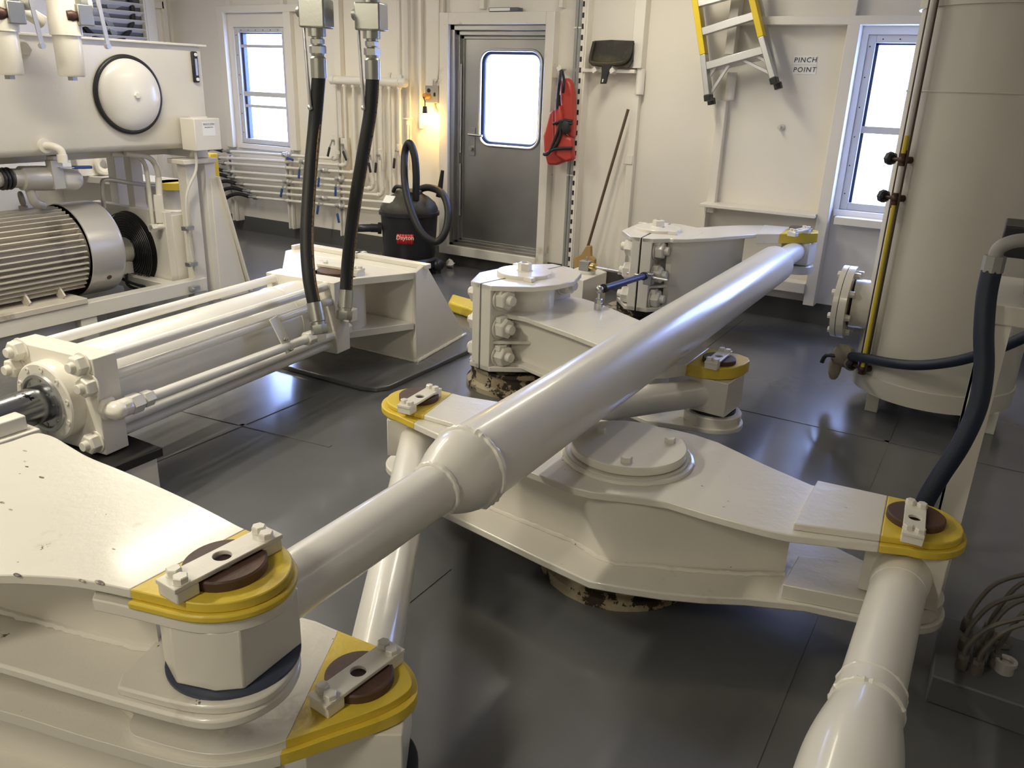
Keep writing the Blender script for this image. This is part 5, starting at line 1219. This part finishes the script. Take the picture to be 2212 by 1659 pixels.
# ================================================================ UPRIGHT TANK ON THE RIGHT
tcx, tcy, tr = -.155, 5.22, .425
vt = thing('upright_tank', 'tall grey-white cylindrical tank on short legs at the right', 'tank', (tcx, tcy, 0))
MB().lathe((tcx,tcy,0),(0,0,1),[(.14,tr-.02),(.14,tr),(CEIL-.02,tr)],96).build('tank_shell', TANKP, vt)
MB().lathe((tcx,tcy,0),(0,0,1),[(.12,tr-.05),(.12,tr+.006),(.225,tr+.008),(.228,tr)],96).build('base_ring', TANKP, vt)
MB().torus((tcx,tcy,1.78),(0,0,1),tr,.006,96,6,jit=.15).build('weld_seam', TANKP, vt)
MB().lathe((tcx,tcy,2.18),(0,0,1),[(0,tr+.0),(0,tr+.014),(.085,tr+.014),(.085,tr)],96).build('tank_band', TANKP, vt)
MB().bar((tcx+.42, tcy-.2, 2.22), (2.9, tcy-.2, 2.22), .03, .085).build('tank_strut', TANKP, vt)
q = oz(1882, 886, 0)
for (x, y) in ((q.x, q.y), (tcx+.34, tcy-.22), (tcx-.2, tcy+.3), (tcx+.2, tcy+.3)):
    MB().box(x-.035, x+.035, y-.03, y+.04, 0, .13).build('leg', TANKP, vt, bevel=.004)
nz = thing_z = oy(1846, 655, 5.12).z
fxx = -.70
MB().cyl((fxx+.05, 5.12, nz), (tcx-.30, 5.14, nz), .145, n=40).build('nozzle_neck', WHITEC, vt)
nf = MB().cyl((fxx-.03, 5.12, nz), (fxx+.0, 5.12, nz), .215, n=56).cyl((fxx+.004, 5.12, nz), (fxx+.045, 5.12, nz), .215, n=56).build('nozzle_flange', WHITEC, vt)
for k in range(8):
    a = 2*math.pi*k/8+.3; p = Vector((fxx, 5.12+.18*math.cos(a), nz+.18*math.sin(a)))
    MB().hexa(p-Vector((.03,0,0)), (-1,0,0), .018, .02).hexa(p+Vector((.045,0,0)), (1,0,0), .02, .03).build('flange_bolt', WHITEC, nf)
# sight glass
gx, gy = -.497, 4.90
gd = Vector((gx-tcx, gy-tcy, 0)).normalized(); gt = Vector((-gd.y, gd.x, 0)); g0 = Vector((tcx, tcy, 0))+gd*(tr+.05)
sg = thing('sight_glass', 'tall level gauge tube with yellow fluid on the upright tank', 'level gauge', g0+Vector((0,0,.25)))
if gt.x < 0: gt = -gt
MB().cyl(g0+Vector((0,0,.28)), g0+Vector((0,0,CEIL-.1)), .016, n=16).build('glass_tube', CLEARTUBE, sg)
for s_ in (-1, 1): MB().cyl(g0+gt*s_*.030+Vector((0,0,.24)), g0+gt*s_*.030+Vector((0,0,CEIL-.1)), .006, n=8).build('guard_rod', DKGLASSLINE, sg)
MB().cyl(g0+gt*.012-gd*-.010+Vector((0,0,.28)), g0+gt*.012+gd*.010+Vector((0,0,1.20)), .012, n=12).build('fluid_column', YSTRIPE, sg)
MB().cyl(g0+gt*.008+gd*.010+Vector((0,0,1.47)), g0+gt*.008+gd*.010+Vector((0,0,1.56)), .013, n=12).build('fluid_column', YSTRIPE, sg)
def gvalve(z, tail):
    c = g0+Vector((0,0,z)); v = MB().cyl(c-gd*.07, c+gd*.01, .018, n=14).cyl(c-Vector((0,0,.03*tail)), c+Vector((0,0,.05*tail)), .021, n=14).sphere(c, .026).cyl(c-gt*.0, c-gt*.07+gd*.01, .010, n=10); v = v.build('gauge_valve', DKBRASS, sg)
    MB().lathe(c-gt*.065+gd*.01, -gt, [(0,.022),(.01,.034),(.035,.036),(.048,.026)], 8, sm=False).build('valve_knob', BLKPL, v)
    MB().cyl(c-gd*.10, c-gd*.06, .032, n=18).build('valve_boss', TANKP, v)
gvalve(1.435, 1); gvalve(1.235, -1); gvalve(.262, 1)
# rag wrapped drain valve
rg = thing('rag_bundle', 'dirty rag wrapped round a drain valve below the flange', 'rag', (-.72, 4.98, .2))
MB().sphere(oy(1822,768,5.0), .07, sc=(1,.7,1), jit=.10, n=16).sphere(oy(1803,795,5.0), .045, sc=(.8,.6,1.7), jit=.12, n=14).build('rag_cloth', RAG, rg)
MB().sphere(oy(1838,786,4.96), .04, sc=(1,.7,1), jit=.1, n=14).build('rag_knot', RAG, rg)
MB().tube([oy(1775,783,4.97),oy(1785,768,4.97),oy(1815,770,4.97)], .012, 8, res=3).build('valve_lever', BLKPL, rg)
# dark blue hoses
def bhose(lab, pts, r, ends=None):
    t = thing('rubber_hose', lab, 'hose', pts[0]); MB().tube(pts, r, 18, res=8).build('hose_body', BLUEH, t); return t
bhose('dark blue hose running sideways in front of the upright tank', [oy(1840,770,4.95),oy(1870,774,4.80),oy(1930,785,4.66),oy(1990,789,4.58),oy(2060,781,4.5),oy(2120,765,4.42),oy(2180,743,4.35),oy(2240,715,4.3)], .027)
hb = bhose('dark blue hose drooping down in front of the angle iron stand', [oy(2142,585,2.93),oy(2131,640,2.92),oy(2125,720,2.90),oy(2125,800,2.88),oy(2111,880,2.86),oy(2075,960,2.84),oy(2030,1030,2.83),oy(1998,1085,2.82),oy(1975,1150,2.80),oy(1965,1205,2.80)], .030)
q = oy(2142,587,2.93); MB().cyl(q, q+Vector((.0,0,.05)), .032, n=8, sm=False).tube([q+Vector((0,0,.04)), q+Vector((.005,0,.075)), q+Vector((.04,0,.10)), q+Vector((.10,.01,.11)), q+Vector((.2,.02,.115))], .021, 14).torus(q+Vector((.11,.01,.11)),(1,0,0),.022,.008,20,6).build('elbow_fitting', GREYB, hb)
# stand with case
sd = thing('steel_stand', 'white angle iron stand at the right edge of the picture', 'stand', (.5, 3.1, 0))
lx, ly = .075, 3.0
MB().box(lx-.05, lx+.03, ly, ly+.008, 0, 1.07).box(lx-.05, lx-.042, ly, ly+.06, 0, 1.07).build('angle_leg', WHITE, sd)
MB().box(1.1, 1.15, ly, ly+.05, 0, 1.07).build('angle_leg', WHITE, sd); MB().box(lx+.0, lx+.04, ly+.45, ly+.5, 0, 1.07).build('angle_leg', WHITE, sd); MB().box(1.1, 1.15, ly+.45, ly+.5, 0, 1.07).build('angle_leg', WHITE, sd)
MB().box(lx-.055, 1.16, ly-.01, ly+.52, 1.07, 1.135).build('stand_top', WHITE, sd, bevel=.004)
ec = thing('instrument_case', 'grey blue metal case on the stand at the right edge', 'case', (.4, 3.15, 1.135))
MB().box(.115, .55, ly+.02, ly+.40, 1.165, 1.275).build('case_body', DEVICE, ec, bevel=.01)
for x in (.15, .5): MB().box(x-.015, x+.015, ly+.02, ly+.3, 1.135, 1.166).build('case_foot', BLKPL, ec)
MB().box(.16, .19, ly+.0, ly+.02, 1.22, 1.24).build('latch', STEEL2, ec)
q = oy(2190, 522, 3.1); tag(MB().box(q.x-.035, q.x+.3, 3.08, 3.3, q.z-.05, q.z+.05).build('black_box', BLKPL, None, .005), 'small black box above the metal case, right edge of picture', 'box')
# deck box with cables
kb = thing('cable_box', 'dark grey deck box with bundled cables at the lower right', 'cable box', (.3, 2.6, 0))
zk = .10; c0 = oz(2012,1458,zk); c1 = oz(2030,1326,zk); 
MB().box(c0.x, c0.x+.9, c0.y, c1.y, .0, zk).build('box_body', DKBOX, kb, bevel=.006)
gl_ = []
for i, (x, y) in enumerate(((2080,1425),(2112,1438),(2085,1385),(2090,1345),(2118,1400),(2135,1360),(2150,1420))):
    p = oz(x, y, zk+.03); p = Vector((p.x, p.y, zk)); gl_.append(p)
    MB().cyl(p, p+Vector((0,0,.035)), .018, n=14).hexa(p+Vector((0,0,.03)), (0,0,1), .017, .02).build('cable_gland', CABLE, kb)
    MB().tube([p+Vector((0,0,.03)), p+Vector((.005,.0,.09)), p+Vector((.05,.02,.16+.01*i)), p+Vector((.15,.05,.22+.01*i)), p+Vector((.32,.12,.27+.01*i))], .0075, 8).build('cable', CABLE, kb)
p = oz(2168,1450,zk); MB().cyl(p, p+Vector((0,0,.03)), .026, n=20).lathe(p+Vector((0,0,.03)),(0,0,1),[(0,.030),(.012,.030),(.012,.02),(.002,.02)],24,caps=False).build('pipe_stub', SILVER, kb)
p = oz(2160,1400,zk); MB().torus(p+Vector((0,0,.02)),(0,0,1),.024,.007,24,6).build('pipe_ring', CABLE, kb)
